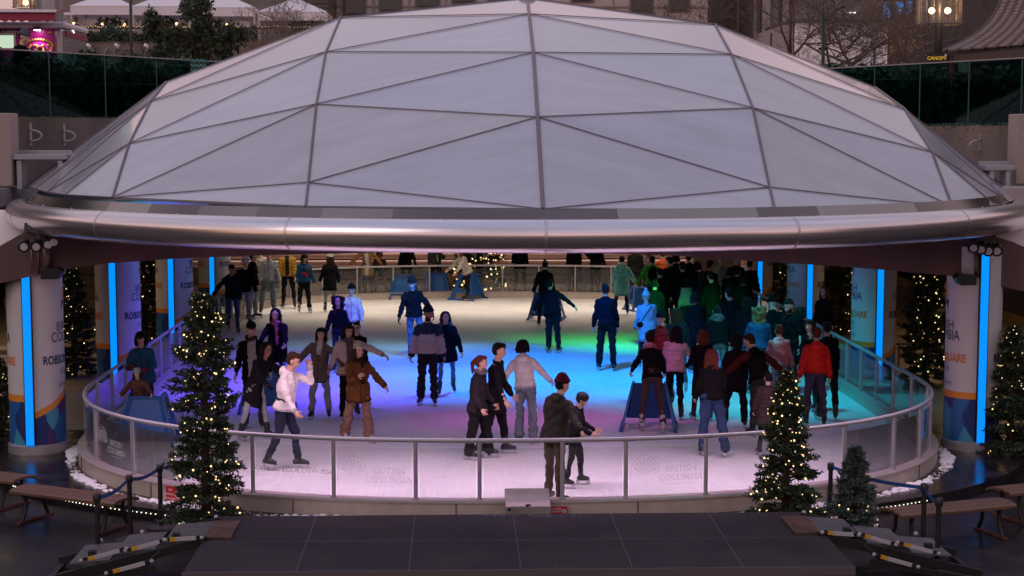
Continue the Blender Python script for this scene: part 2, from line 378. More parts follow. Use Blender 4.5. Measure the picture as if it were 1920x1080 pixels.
# emblem geometry (rising sun over mountains) in u, v units about its centre, height 1
def emblem(rays=9):
    sun = []; mt = []
    for i in range(rays):
        a0 = math.pi * (.06 + .88 * i / rays); a1 = a0 + math.pi * .88 / rays * .72
        am = (a0 + a1) / 2
        sun.append([(.06 * math.cos(am), -.02 + .08 * math.sin(am)), (.40 * math.cos(a0), .02 + .48 * math.sin(a0)), (.40 * math.cos(am), .02 + .50 * math.sin(am)), (.40 * math.cos(a1), .02 + .48 * math.sin(a1))])
    mt = [(-.40, .0), (-.30, .06), (-.22, -.02), (-.12, .10), (0, -.10), (.10, .07), (.2, -.02), (.3, .06), (.40, .0), (.39, -.30), (.2, -.42), (0, -.46), (-.2, -.42), (-.39, -.30)]
    return sun, mt
M_ETCH = mat('etched_white', (.75, .75, .77), .6); M_ETCH.node_tree.nodes['Principled BSDF'].inputs['Alpha'].default_value = .5
M_ETCHD = mat('etched_grey', (.33, .33, .35), .6); M_ETCHD.node_tree.nodes['Principled BSDF'].inputs['Alpha'].default_value = .15
def glass_logo(i, sc=1.0, kind='logo', m=None):
    s, s2, gp = LOGO_AT[i]; mid = rail_at((s + s2) / 2); d = (rail_at((s + s2) / 2 + .05) - rail_at((s + s2) / 2 - .05)).normalized()
    o = mid + Vector((d.y, -d.x, 0)) * .009 + Vector((0, 0, .56)); b = MB(); ez = Vector((0, 0, 1))
    if kind == 'logo':
        sun, mt = emblem(8); oo = o - d * .30 * sc
        for poly in sun: b.add([oo + d * u * .42 * sc + ez * (v * .42 * sc) for u, v in poly], [(0, 1, 2, 3)])
        ring = [(-.46 + 0 * t, 0) for t in range(0)]
        arc = [(.47 * math.cos(math.pi * t / 16), .02 + .58 * math.sin(math.pi * t / 16)) for t in range(17)]
        b.tube([oo + d * u * .42 * sc + ez * (v * .42 * sc) for u, v in arc + [(-.47, -.2)]], .004, 4)
        put_text(b, 'BRITISH', .125 * sc, o + d * .20 * sc + ez * .05 * sc, d, ez, bold=True)
        put_text(b, 'COLUMBIA', .125 * sc, o + d * .20 * sc - ez * .065 * sc, d, ez, bold=True)
        b.add([o + d * x * sc + ez * y * sc for x, y in ((0, -.145), (.40, -.145), (.40, -.153), (0, -.153))], [(0, 1, 2, 3)])
    else: put_text(b, kind, .095, o + ez * .02, d, ez, bold=True)
    b.build('lettering', m or M_ETCHD, gp)
glass_logo(4); glass_logo(8); glass_logo(3, kind='SKATE AT YOUR OWN RISK', m=M_ETCH); glass_logo(1, .95, m=M_ETCH); glass_logo(11, .8)

# ------------------------------------------------------------------ wrapped columns
M_WRAP = [mat('wrap_white', (.62, .60, .60), .38, noise=(1.2, .05)), mat('wrap_orange', (.75, .26, .03), .4), mat('wrap_navy', (.015, .035, .16), .4),
          mat('wrap_blue', (.02, .12, .36), .4), mat('wrap_purple', (.07, .03, .17), .4), mat('wrap_teal', (.05, .30, .45), .4)]
M_NAVYT = mat('navy_ink', (.02, .03, .11), .5); M_ORT = mat('orange_ink', (.72, .22, .04), .5); M_GREYT = mat('grey_ink', (.16, .16, .26), .5)
M_STRIP = emis('blue_light_strip', (.0, .26, 1.0), 1.15); M_STEEL = mat('column_steel', (.42, .41, .42), .4, metal=.6, noise=(5, .1))
CR = .44
def onc(a, z, r=CR): return Vector((r * math.sin(a), -r * math.cos(a), z))
def column_proto():
    root = thing('round_column', 'x', 'column', group='wrapped columns along the rink')
    rng = random.Random(5); cells = [(rng.uniform(-math.pi, math.pi), rng.uniform(0, 1.1), rng.choice([2, 2, 3, 3, 4, 4, 5])) for _ in range(44)]
    def region(a, z):
        zb = .86 if a < 0 else .56 + .34 * (a / 1.5) ** 1.2 if a < 1.6 else .92 - .06 * (a - 1.6) / 1.54
        if z > zb + .11: return 0
        if z > zb: return 1
        return min(cells, key=lambda c: (min(abs(a - c[0]), 6.283 - abs(a - c[0])) * .44 * (1.3)) ** 2 + ((z - c[1]) * .75) ** 2)[2]
    na = 110; zs = [.16 + .012 * i for i in range(90)] + [1.3, 1.7, 2.1, 2.5, 2.9, 3.3]; b = MB(); vs = []
    for z in zs: vs += [onc(-math.pi + 2 * math.pi * j / na, z) for j in range(na)]
    b.v = [tuple(v) for v in vs]
    for i in range(len(zs) - 1):
        for j in range(na):
            k = (j + 1) % na; b.f.append([i * na + j, i * na + k, (i + 1) * na + k, (i + 1) * na + j])
            b.m.append(region(-math.pi + 2 * math.pi * (j + .5) / na, (zs[i] + zs[i + 1]) / 2))
    b.build('wrap', M_WRAP, root, smooth=True, normals=False)
    b = MB(); b.lathe([(CR + .03, 0), (CR + .03, .14), (CR + .005, .16)], n=40); b.build('base', M_STEEL, root, smooth=True, sharp=30)
    b = MB(); b.box((0, -CR - .02, 1.72), (.125, .08, 3.1)); b.build('light_strip', M_STRIP, root)
    b = MB()
    for sx in (-1, 1): b.box((sx * .069, -CR - .015, 1.72), (.012, .085, 3.1))
    b.build('strip_edge', mat('black_metal', (.012, .012, .014), .45), root)
    def wraptext(b, txt, size, a0, z, width=None, bold=False, mi=0):
        vs, fs = text2d(txt, size, 'CENTER', bold); w = max(v[0] for v in vs) - min(v[0] for v in vs); k = (width / w) if width else 1
        b.add([onc(a0 + v[0] * k / CR, z + v[1], CR + .006) for v in vs], fs, mi)
    b = MB()
    for a0 in (R(104), R(-104)):
        sun, mt = emblem(11)
        for poly in sun: b.add([onc(a0 + u * .46 / CR, 2.42 + v * .50, CR + .006) for u, v in poly], [(0, 1, 2, 3)], 1)
        b.add([onc(a0 + u * .46 / CR, 2.42 + v * .50, CR + .006) for u, v in mt], [tuple(range(len(mt)))], 0)
        wraptext(b, 'BRITISH', .20, a0, 2.03, .64); wraptext(b, 'COLUMBIA', .23, a0, 1.86, .88)
        b.add([onc(a0 + u / CR, 1.73 + v, CR + .006) for u, v in ((-.28, 0), (0, 0), (.28, 0), (.28, .008), (0, .008), (-.28, .008))], [(0, 1, 4, 5), (1, 2, 3, 4)], 1)
        # one line in two inks
        for t, c0, mi in (('ROBSON', -.31, 0), ('SQUARE', .29, 1)): wraptext(b, t, .19, a0 + c0 / CR, 1.50, .54, True, mi)
        wraptext(b, 'ICE RINK', .14, a0, 1.31, .52, False, 2); wraptext(b, '#robsonsquare', .11, a0, 1.10, .62, False, 2)
    b.build('lettering', [M_NAVYT, M_ORT, M_GREYT], root)
    return root
proto = column_proto()
COLY = [25.75, 32.0, 38.35, 44.65]; nm = ['nearest', 'second', 'third', 'farthest']
for sx, xx, side in ((-1, -7.5, 'left'), (1, 7.64, 'right')):
    for i, y in enumerate(COLY):
        o = proto if (sx < 0 and i == 0) else copy_tree(proto)
        o.location = (xx, y - (.25 if sx > 0 else 0), 0); tag(o, 'white wrapped round column with blue light strip, %s in the %s row' % (nm[i], side))

# ------------------------------------------------------------------ concrete beam over the first columns
M_BEAM = mat('beam_concrete_pink_lit', (.12, .066, .066), .7, noise=(1.6, .22), bump=(25, .15), nscale=(1, 1, .35))  # pink lamp spill painted into the concrete's base colour
def cross_beam():
    lo = [(-90, 556), (0, 531), (60, 518), (120, 505), (200, 494), (330, 485), (480, 479), (700, 474), (960, 471), (1240, 478), (1420, 490), (1600, 501), (1780, 517), (1920, 546), (2010, 566)]
    hi = [(2010, 505), (1960, 480), (1895, 452), (1800, 424), (960, 405), (120, 410), (55, 430), (0, 461), (-90, 505)]
    b = MB(); b.prism([D(x, y, 25.2) for x, y in lo + hi], (0, 1.1, 0)); return b
cb = thing('concrete_beam', 'dark concrete beam coloured as if pink lit, arching over the two nearest columns', 'beam', (0, 25.2, 2.9))
cross_beam().build('beam_body', M_BEAM, cb)
b = MB()
for px in (60, 72, 87):
    p = D(px, 452, 25.1); q = D(px, 512, 25.1); b.tube([p, q], .025 if px != 87 else .06, 8)
for px in (1850, 1857, 1832):
    p = D(px, 458, 25.1); q = D(px, 520, 25.1); b.tube([p, q], .025 if px != 1832 else .06, 8)
b.build('down_pipe', mat('pipe_paint', (.20, .13, .13), .4, metal=.3), cb, smooth=True)

# floodlight clusters under the rim
M_BLK = MC['black_metal']; M_LENS = mat('lamp_lens', (.55, .50, .55), .15)
def flood(px, py, i, side):
    o = D(px, py, 24.6); t = thing('floodlight', 'round black floodlight with pale lens, number', 'floodlight', o, group='floodlights clamped under the steel rim')
    d = Vector((.25 if side == 'left' else -.25, -1, -.25)).normalized()
    b = MB(); b.tube([o - d * .22, o - d * .18, o, o + d * .03], [.05, .085, .085, .09], 16); b.build('housing', M_BLK, t, smooth=True, sharp=40)
    b = MB(); b.tube([o + d * .0301, o + d * .045], [.06, .055], 16); b.build('lens', M_LENS, t, smooth=True, sharp=40)
    b = MB(); b.bar(o + Vector((0, .1, 0)), o + Vector((0, .16, .35)), .05, .02); b.build('bracket', M_BLK, t)
    return t
names = {'left': ['leftmost and turned away', 'second from the left', 'middle one lens half hidden', 'innermost under the tube'], 'right': ['innermost half behind the tube', 'second from the rink', 'third from the rink', 'outermost biggest lens']}
for side, lst in (('left', [(45, 462), (68, 462), (90, 458), (101, 453)]), ('right', [(1825, 464), (1839, 467), (1853, 470), (1869, 470)])):
    for i, (px, py) in enumerate(lst):
        t = flood(px, py, i, side); t['label'] = 'round black floodlight in the %s cluster under the rim, %s' % (side, names[side][i])
for px, py, s_ in ((95, 513, 1), (1813, 524, -1)):
    o = D(px, py, 25.0); b = MB()
    b.prism([o + Vector((x * s_, 0, z)) for x, z in ((-.16, -.09), (.10, -.09), (.18, .02), (.12, .09), (-.16, .07))], (0, .22, 0))
    tag(b.build('wall_floodlight', M_BLK, bevel=.01), 'black angular floodlight on top of the nearest %s column' % ('left' if s_ > 0 else 'right'), 'floodlight')

# ------------------------------------------------------------------ dome
X0 = .40; DC = 29.0; RA = 8.71; RB = 8.3; RZ = D(960, 443, DC - RB).z
M_TUBE = mat('brushed_steel', (.74, .68, .69), .25, metal=.92)
dm = thing('glass_dome', 'large shallow glass dome of triangular frosted panels with steel rim', 'dome', (X0, DC, RZ))
def rim(k, n=160, dz=0): return [Vector((X0 + RA * k * math.cos(2 * math.pi * i / n), DC + RB * k * math.sin(2 * math.pi * i / n), RZ + dz)) for i in range(n)]
def rim_off(off, n=160, dz=0): return [Vector((X0 + (RA + off) * math.cos(2 * math.pi * i / n), DC + (RB + off) * math.sin(2 * math.pi * i / n), RZ + dz)) for i in range(n)]
b = MB(); b.tube(rim_off(0), .22, 28, closed=True); b.build('rim_tube', M_TUBE, dm, smooth=True)
b = MB(); A_ = rim_off(-.16, dz=.12); B_ = rim_off(-.30, dz=.335); n = len(A_)
b.add(A_ + B_, [(i, (i + 1) % n, n + (i + 1) % n, n + i) for i in range(n)]); 
C_ = rim_off(-.9, dz=.10); b.add(B_ + C_, [(i, (i + 1) % n, n + (i + 1) % n, n + i) for i in range(n)])
rf_ = random.Random(4); cur = 0
for i in range(n):
    if i % 3 == 0: cur = rf_.choice((0, 1, 1, 2))
    b.m[i] = b.m[n + i] = cur
b.build('rim_flashing', [mat('flashing_metal', (.26, .22, .21), .24, metal=.85), mat('flashing_metal_dark', (.19, .16, .155), .20, metal=.85), mat('flashing_metal_pale', (.34, .31, .28), .3, metal=.8)], dm, smooth=True, sharp=30)
b = MB()
for i in range(0, 160, 4):
    p = rim_off(-.175, dz=.205)[i]; b.ell(p, .014, n=6, k=4)
b.build('rivet', mat('rivet', (.6, .56, .56), .3, metal=.8), dm)
# weld seams
rp = rim_off(0)
for i in range(80, 160, 10): b = MB(); b.tube([rp[i] + (rp[(i + 1) % 160] - rp[i]) * t for t in (0, .12)], .2215, 28, cap=False); b.build('weld_seam', mat('weld', (.58, .53, .54), .4, metal=.9), dm, smooth=True)
# nodes of the front half (measured) then mirrored to the back
nd = {}
def N_(k, px, py, Y): nd[k] = D(px, py, Y)
N_('c0', 1018, 393, 21.3); N_('c1', 1008, 220, 22.7); N_('c2', 1000, 99, 24.5); N_('c3', 992, 27, 26.6); N_('c4', 989, -4, 28.3)
N_('l0', 573, 388, 22.0); N_('lm', 578, 343, 22.6); N_('l1', 593, 196, 24.0); N_('l2', 611, 98, 26.1); N_('l3', 638, 33, 28.3)
N_('r0', 1453, 394, 22.0); N_('rm', 1443, 352, 22.6); N_('r1', 1412, 203, 23.8); N_('r2', 1372, 103, 25.8); N_('r3', 1347, 44, 28.0)
N_('L0', 211, 371, 24.0); N_('L1', 242, 270, 25.2); N_('L2', 282, 191, 27.0); N_('L3', 312, 155, 28.4)
N_('R0', 1786, 389, 23.9); N_('R1', 1748, 286, 24.7); N_('R2', 1697, 206, 26.6); N_('R3', 1648, 164, 28.1)
N_('a1', 122, 366, 25.0); N_('a2', 88, 361, 26.2); N_('a3', 66, 355, 27.2); N_('a4', 50, 350, 28.4)
N_('b1', 1866, 386, 24.8); N_('b2', 1892, 380, 26.1); N_('b3', 1906, 375, 27.3); N_('b4', 1917, 370, 28.1)
YM = 28.35
for k in ('c4', 'l3', 'r3', 'L3', 'R3', 'a4', 'b4'): nd[k].y = YM
tri = ['c0 l0 lm', 'c0 lm c1', 'lm l1 c1', 'c1 l1 c2', 'l1 l2 c2', 'c2 l2 c3', 'l2 l3 c3', 'c3 l3 c4',
       'c0 rm r0', 'c0 c1 rm', 'rm c1 r1', 'c1 c2 r1', 'r1 c2 r2', 'c2 c3 r2', 'r2 c3 r3', 'c3 c4 r3',
       'l0 L0 lm', 'lm L0 l1', 'L0 L1 l1', 'l1 L1 l2', 'L1 L2 l2', 'l2 L2 l3', 'L2 L3 l3',
       'r0 rm R0', 'rm r1 R0', 'R0 r1 R1', 'r1 r2 R1', 'R1 r2 R2', 'r2 r3 R2', 'R2 r3 R3',
       'L0 a1 L1', 'a1 a2 L1', 'a2 L2 L1', 'a2 a3 L2', 'a3 L3 L2', 'a3 a4 L3',
       'R0 R1 b1', 'b1 R1 b2', 'b2 R1 R2', 'b2 R2 b3', 'b3 R2 R3', 'b3 R3 b4']
def pane_mat(i):
    rng = random.Random(i * 13 + 3); v = rng.uniform(.93, 1.06); tn = rng.uniform(-.03, .035)
    m = mat('dome_glass_%d' % i, (.40 * v, .40 * v, .43 * v), .30 + rng.uniform(-.06, .06), spec=.75, coat=.7); m.node_tree.nodes['Principled BSDF'].inputs['Coat Roughness'].default_value = .06; n = m.node_tree.nodes; l = m.node_tree.links; b = n['Principled BSDF']
    t = n.new('ShaderNodeTexCoord'); mp = n.new('ShaderNodeMapping'); mp.inputs['Rotation'].default_value = (rng.uniform(-.2, .2), rng.uniform(-.2, .2), rng.uniform(-.9, .9)); mp.inputs['Scale'].default_value = (.35, 2.2, 1.2)
    l.new(t.outputs['Object'], mp.inputs[0]); tx = n.new('ShaderNodeTexNoise'); tx.inputs['Scale'].default_value = 1.6; tx.inputs['Detail'].default_value = 7; tx.inputs['Roughness'].default_value = .62
    l.new(mp.outputs[0], tx.inputs['Vector'])
    r = n.new('ShaderNodeMapRange'); r.inputs[1].default_value = .3; r.inputs[2].default_value = .72; r.inputs[3].default_value = .85; r.inputs[4].default_value = 1.09; l.new(tx.outputs['Fac'], r.inputs[0])
    vm = n.new('ShaderNodeVectorMath'); vm.operation = 'SCALE'; vm.inputs[0].default_value = (.435 * v * (1 + tn), .445 * v, .51 * v * (1 - tn)); l.new(r.outputs[0], vm.inputs['Scale']); l.new(vm.outputs[0], b.inputs['Base Color'])
    r2 = n.new('ShaderNodeMapRange'); r2.inputs[3].default_value = .18; r2.inputs[4].default_value = .48; l.new(tx.outputs['Fac'], r2.inputs[0]); l.new(r2.outputs[0], b.inputs['Roughness'])
    return m
edges = {}; mir = lambda p: Vector((p.x, 2 * YM - p.y, p.z)); cnt = 0
for t in tri:
    ks = t.split()
    for back in (0, 1):
        ps = [mir(nd[k]) if back else nd[k].copy() for k in ks]; nn = (ps[1] - ps[0]).cross(ps[2] - ps[0]).normalized(); nn = nn if nn.z > 0 else -nn
        c = sum(ps, Vector()) / 3; b = MB(); ps = [p + (c - p).normalized() * .010 for p in ps]
        b.prism(ps, -nn * .03); cnt += 1
        b.build('glass_panel', pane_mat(cnt % 9), dm)
        for i in range(3):
            a, d = sorted((ks[i], ks[(i + 1) % 3])); edges[(a, d, back)] = 1
ribs = {}; thin = MB()
for (a, d, back) in edges:
    p, q = nd[a], nd[d]
    if back:
        if a[1] == d[1] and abs(p.y - YM) < .01 and abs(q.y - YM) < .01: continue
        p, q = mir(p), mir(q)
    rib = a[0] == d[0] and a[0] in 'clrLR'
    off = Vector((0, -.01 if not back else .01, .012))
    (ribs.setdefault(a[0], MB()) if rib else thin).tube([p + off, q + off], (.028 if a[0] == 'c' else .018) if rib else .008, 6)
M_MUL = mat('mullion', (.19, .155, .17), .5, noise=(20, .2))
[rb_.build('rib', M_MUL, dm) for rb_ in ribs.values()]; thin.build('mullion', M_MUL, dm)
b = MB(); b.ell(nd['c4'] + Vector((0, 0, .0)), (.16, .16, .08)); b.build('apex_cap', M_MUL, dm)

# ------------------------------------------------------------------ terraces, slabs, walls at street level
M_WALLC = mat('stained_concrete', (.17, .13, .105), .85, noise=(1.1, .45), bump=(20, .3), nscale=(1, 1, .3))
M_PILL = mat('aggregate_concrete', (.37, .29, .26), .9, noise=(40, .25), bump=(60, .5))
M_SLAB = mat('slab_concrete', (.36, .31, .30), .8, noise=(1.3, .2))
g = MB(); g.box((0, 49.5, 3.75), (44, 30, .5)); tag(g.build('street_deck', M_SLAB), kind='structure')
for sx, nmn in ((-1, 'left'), (1, 'right')):
    g = MB(); g.box((sx * 12.6, 30.7, 4.02), (8.4, 7.4, .3)); tag(g.build('terrace_ledge', M_SLAB), kind='structure')
g = MB(); g.box((0, 68, 5.1), (90, 62, .5)); tag(g.build('upper_plaza', M_SLAB), kind='structure')
# pale bulkheads seen beside the rim ends
for x, nmn in ((-9.45, 'left'), (9.85, 'right')):
    g = MB(); g.prism([(x - 2.3, 26.3, 2.9), (x + 2.3, 26.3, 2.9), (x + 2.3, 26.95, 3.84), (x - 2.3, 26.95, 3.84)], (0, .08, -.10)); tag(g.build('bulkhead_panel', mat('pale_panel', (.78, .70, .70), .5, noise=(1.2, .06)), bevel=.02), 'pale bulkhead panel tucked behind the %s end of the steel rim' % nmn, 'panel')
WL = [(-10.9, 26.8), (-9.2, 29.5), (-6.1, 34.5), (-3.6, 38.5)]; WR = [(11.0, 27.2), (9.76, 29.6), (7.33, 34.4), (5.2, 38.6)]
ZW = 5.40; ZG = 6.62
def wall_run(pts, z0, z1, th, m, name, lab, ztop2=None):
    b = MB(); 
    for (x0, y0), (x1, y1) in zip(pts[:-1], pts[1:]): b.bar((x0, y0, (z0 + z1) / 2), (x1, y1, (z0 + z1) / 2), th, z1 - z0)
    return tag(b.build(name, m), lab, 'wall')
wall_run(WL, 4.1, ZW, .3, M_WALLC, 'retaining_wall', 'mossy stained concrete wall behind the left side of the dome')
wall_run(WR, 4.1, ZW - .16, .3, M_WALLC, 'retaining_wall', 'mossy stained concrete wall behind the right side of the dome')
M_MOSS = mat('moss', (.055, .07, .015), .95, noise=(8, .5), bump=(40, .8))
def mosses():
    for pts, z in ((WL, ZW), (WR, ZW - .16)):
        b = MB()
        for (x0, y0), (x1, y1) in zip(pts[:-1], pts[1:]):
            d = Vector((x1 - x0, y1 - y0, 0)).normalized(); nn = Vector((d.y, -d.x, 0)); nn = nn if nn.y < 0 else -nn
            cards(b, 1500, lambda: Vector((x0, y0, z)).lerp(Vector((x1, y1, z)), random.random()) + nn * rnd(-.12, .17) + Vector((0, 0, .02 - abs(random.gauss(0, .09)) * (1 + math.sin(random.random() * 6)))), .022, 1.2)
        tag(b.build('moss', [M_MOSS, M_MOSS, M_MOSS2], normals=False), kind='stuff')
M_MOSS2 = mat('moss_dark', (.03, .038, .012), .95)
# end pillars
for px, w, Y, s_ in ((-14, 84, 28.0, 'left'), (1935, 78, 28.6, 'right')):
    p = D(px, 300, Y); g = MB(); g.box((p.x, Y, 4.82), (w * Y / 3000, .5, 1.25)); tag(g.build('concrete_pillar', M_PILL, bevel=.02), 'rough tan concrete pillar at the %s edge of the terrace' % s_, 'pillar')
# balustrade glass
M_BGL = glassmat('balustrade_glass', (.36, .60, .58), .03, rough=.01, fr=.22); M_BCAP = mat('glass_cap', (.42, .36, .36), .35, metal=.5)
def balustrade(pts, zb, zt, lab, gaps):
    t = thing('glass_balustrade', lab, 'balustrade', (*pts[1], zb)); P_ = [Vector((x, y, 0)) for x, y in pts]
    for a, c in zip(P_[:-1], P_[1:]):
        n = max(1, round((c - a).length / 1.45)); d = (c - a).normalized()
        for i in range(n):
            p = a.lerp(c, i / n) + d * .02; q = a.lerp(c, (i + 1) / n) - d * .02
            b = MB(); b.bar(p + Vector((0, 0, (zb + zt) / 2)), q + Vector((0, 0, (zb + zt) / 2)), .016, zt - zb); b.build('glass_panel', M_BGL, t)
        b = MB(); b.bar(a + Vector((0, 0, zt + .012)), c + Vector((0, 0, zt + .012)), .035, .022); b.build('cap_rail', M_BCAP, t)
        for i in range(n): e_ = a.lerp(c, i / n); b = MB(); b.box((e_.x, e_.y, (zb + zt) / 2), (.022, .022, zt - zb)); b.build('glass_edge', mat('glass_edge', (.04, .12, .105), .3), t)
    return t
balustrade(WL, ZW + .01, ZG, 'green tinted glass balustrade above the left concrete wall', 0)
balustrade(WR, ZW - .15, ZG - .14, 'green tinted glass balustrade above the right concrete wall', 0)
# leaf cards
def cards(b, n, fn, size, flat=.6):
    vs = []
    for _ in range(n):
        c = Vector(fn()); u = Vector((rnd(-1, 1), rnd(-1, 1), rnd(-1, 1))).normalized(); w = u.cross(Vector((rnd(-1, 1), rnd(-1, 1), rnd(-1, 1)))).normalized(); s_ = size * rnd(.6, 1.3)
        b.add([c - u * s_, c + w * s_ * flat * .5, c + u * s_, c - w * s_ * flat * .5], [(0, 1, 2, 3)], random.choice((0, 0, 1, 2)))
mosses()
M_HEDGE = [mat('hedge_leaf', (.038, .066, .034), .6), mat('hedge_leaf_light', (.065, .11, .055), .6), mat('hedge_leaf_dark', (.018, .034, .018), .7)]
def hedge(pts, z0, z1, th, lab, n, size=.07, cat='hedge', back=.45):
    b = MB(); L_ = [(Vector((*p, 0)), Vector((*q, 0))) for p, q in zip(pts[:-1], pts[1:])]; w = [(q - p).length for p, q in L_]
    def fn():
        p, q = random.choices(L_, w)[0]; t = rnd(0, 1); c = p.lerp(q, t); d = (q - p).normalized(); nn = Vector((-d.y, d.x, 0)); nn = nn if nn.y > 0 else -nn
        bump_ = .12 * math.sin(c.x * 4.1 + c.y * 3) + .08 * math.sin(c.x * 9 + 1)
        return c + nn * (back + rnd(-th / 2, th / 2)) + Vector((0, 0, z0 + (z1 - z0 + bump_) * random.random() ** .8))
    cards(b, n, fn, size)
    for p, q in L_:
        d = (q - p).normalized(); nn = Vector((-d.y, d.x, 0)); nn = nn if nn.y > 0 else -nn
        b.bar(p + nn * (back + .1) + Vector((0, 0, (z0 + z1) / 2 - .1)), q + nn * (back + .1) + Vector((0, 0, (z0 + z1) / 2 - .1)), th * .55, (z1 - z0) * .8, mi=2)
    return tag(b.build('hedge', M_HEDGE, normals=False), lab, cat)
hedge(WL, ZW, ZG - .08, .55, 'dark clipped cedar hedge behind the left glass balustrade', 14000, .10)
hedge(WR, ZW - .1, ZG - .2, .55, 'dark clipped cedar hedge behind the right glass balustrade', 14000, .10)
# ledge planting and benches on the ledge
for x0, x1, Y, s_ in ((-13, -9.0, 27.4, 'left'), (9.75, 13.2, 27.6, 'right')):
    hedge([(x0, Y), (x1, Y)], 4.17, 4.42, .5, 'low mossy planting along the ledge at the %s edge' % s_, 1500, .05, 'plant', 0)
def ledge_bench(px0, px1, py, Y, s_):
    p = D(px0, py, Y); q = D(px1, py, Y); c = (p + q) / 2; t = thing('ledge_bench', 'grey metal bench on the %s terrace below the concrete wall' % s_, 'bench', (c.x, Y, 4.17))
    mm = mat('bench_grey', (.34, .33, .36), .5, metal=.3); b = MB(); b.box((c.x, Y, p.z), (q.x - p.x, .4, .09)); b.build('seat', mm, t, bevel=.01)
    for x in (p.x + .12, q.x - .12):
        b = MB(); b.box((x, Y, (p.z + 4.12) / 2 - .02), (.08, .34, p.z - 4.21)); b.build('leg', mm, t)
    b = MB(); b.box((c.x, Y + .22, p.z + .03), (q.x - p.x, .04, .16)); b.build('backrest', mm, t, bevel=.008)
ledge_bench(27, 130, 294, 28.0, 'left'); ledge_bench(1842, 1897, 314, 28.3, 'right')
# hook shaped racks on the walls
def wall_hook(px, py, s_, lab):
    t = Vector(D(px, py, 30)); pts, z_ = (WL, 0) if s_ == 'left' else (WR, 0)
    d = ray(px, py); best = None
    for (x0, y0), (x1, y1) in zip(pts[:-1], pts[1:]):
        den = d.x * (y1 - y0) - d.y * (x1 - x0); k_ = ((x0 - CAM.x) * (y1 - y0) - (y0 - CAM.y) * (x1 - x0)) / den; p = CAM + d * k_
        if min(x0, x1) - .01 <= p.x <= max(x0, x1) + .01: best = p
    p = best; dirn = Vector((p.x - CAM.x, p.y - CAM.y, 0)).normalized(); o = p - dirn * .2; sgn = 1 if s_ == 'left' else -1
    th_ = thing('bike_hook', lab, 'bike rack', o, group='hook shaped bike racks on the concrete walls'); mm = mat('galvanised', (.45, .44, .46), .4, metal=.6)
    b = MB(); b.box(o, (.05, .04, .42)); b.build('plate', mm, th_)
    pts_ = [o + Vector((sgn * (.02 + .20 * math.sin(a)), -.05, .10 * math.cos(a) - .02)) for a in [math.pi * i / 10 for i in range(11)]]
    b = MB(); b.tube([o + Vector((0, -.03, .08))] + pts_ + [o + Vector((0, -.03, -.12))], .016, 6); b.build('loop', mm, th_, smooth=True)
wall_hook(57, 252, 'left', 'steel hook rack on the left wall, the one nearer the edge'); wall_hook(120, 253, 'left', 'steel hook rack on the left wall, the one nearer the dome')
wall_hook(1838, 270, 'right', 'single steel hook rack on the mossy right wall')
# wave emblem panel on balustrade
p = D(372, 128, 34.0); b = MB(); mm = [mat('sign_teal', (.08, .30, .24), .5), mat('sign_dark', (.01, .04, .035), .5)]
tw = thing('wave_sign', 'small teal wave pattern panel on the left glass balustrade', 'sign', p)
b.box(p, (.34, .02, .40)); b.build('panel', mm[1], tw)
b = MB()
for k in range(4): b.tube([p + Vector((-.15 + .03 * i, -.016, .15 - k * .1 + .025 * math.sin(i * 1.9 + k))) for i in range(11)], .015, 5)
b.build('waves', mm[0], tw, smooth=True)
# unseen street bank and dark blocks, added to darken reflections and low sky light
g = MB(); g.box((0, -8, 1.6), (120, 12, 3.2)); tag(g.build('street_bank', M_SLAB), kind='structure')
for x, y, w, d, h in ((-34, -46, 40, 14, 13), (8, -46, 36, 14, 9), (48, -46, 34, 14, 15), (-62, 40, 14, 90, 17), (62, 40, 14, 90, 19)):
    g = MB(); g.box((x, y, h / 2), (w, d, h)); tag(g.build('unseen_city_block', mat('dark_block', (.07, .055, .055), .7, noise=(.3, .4))), kind='structure')
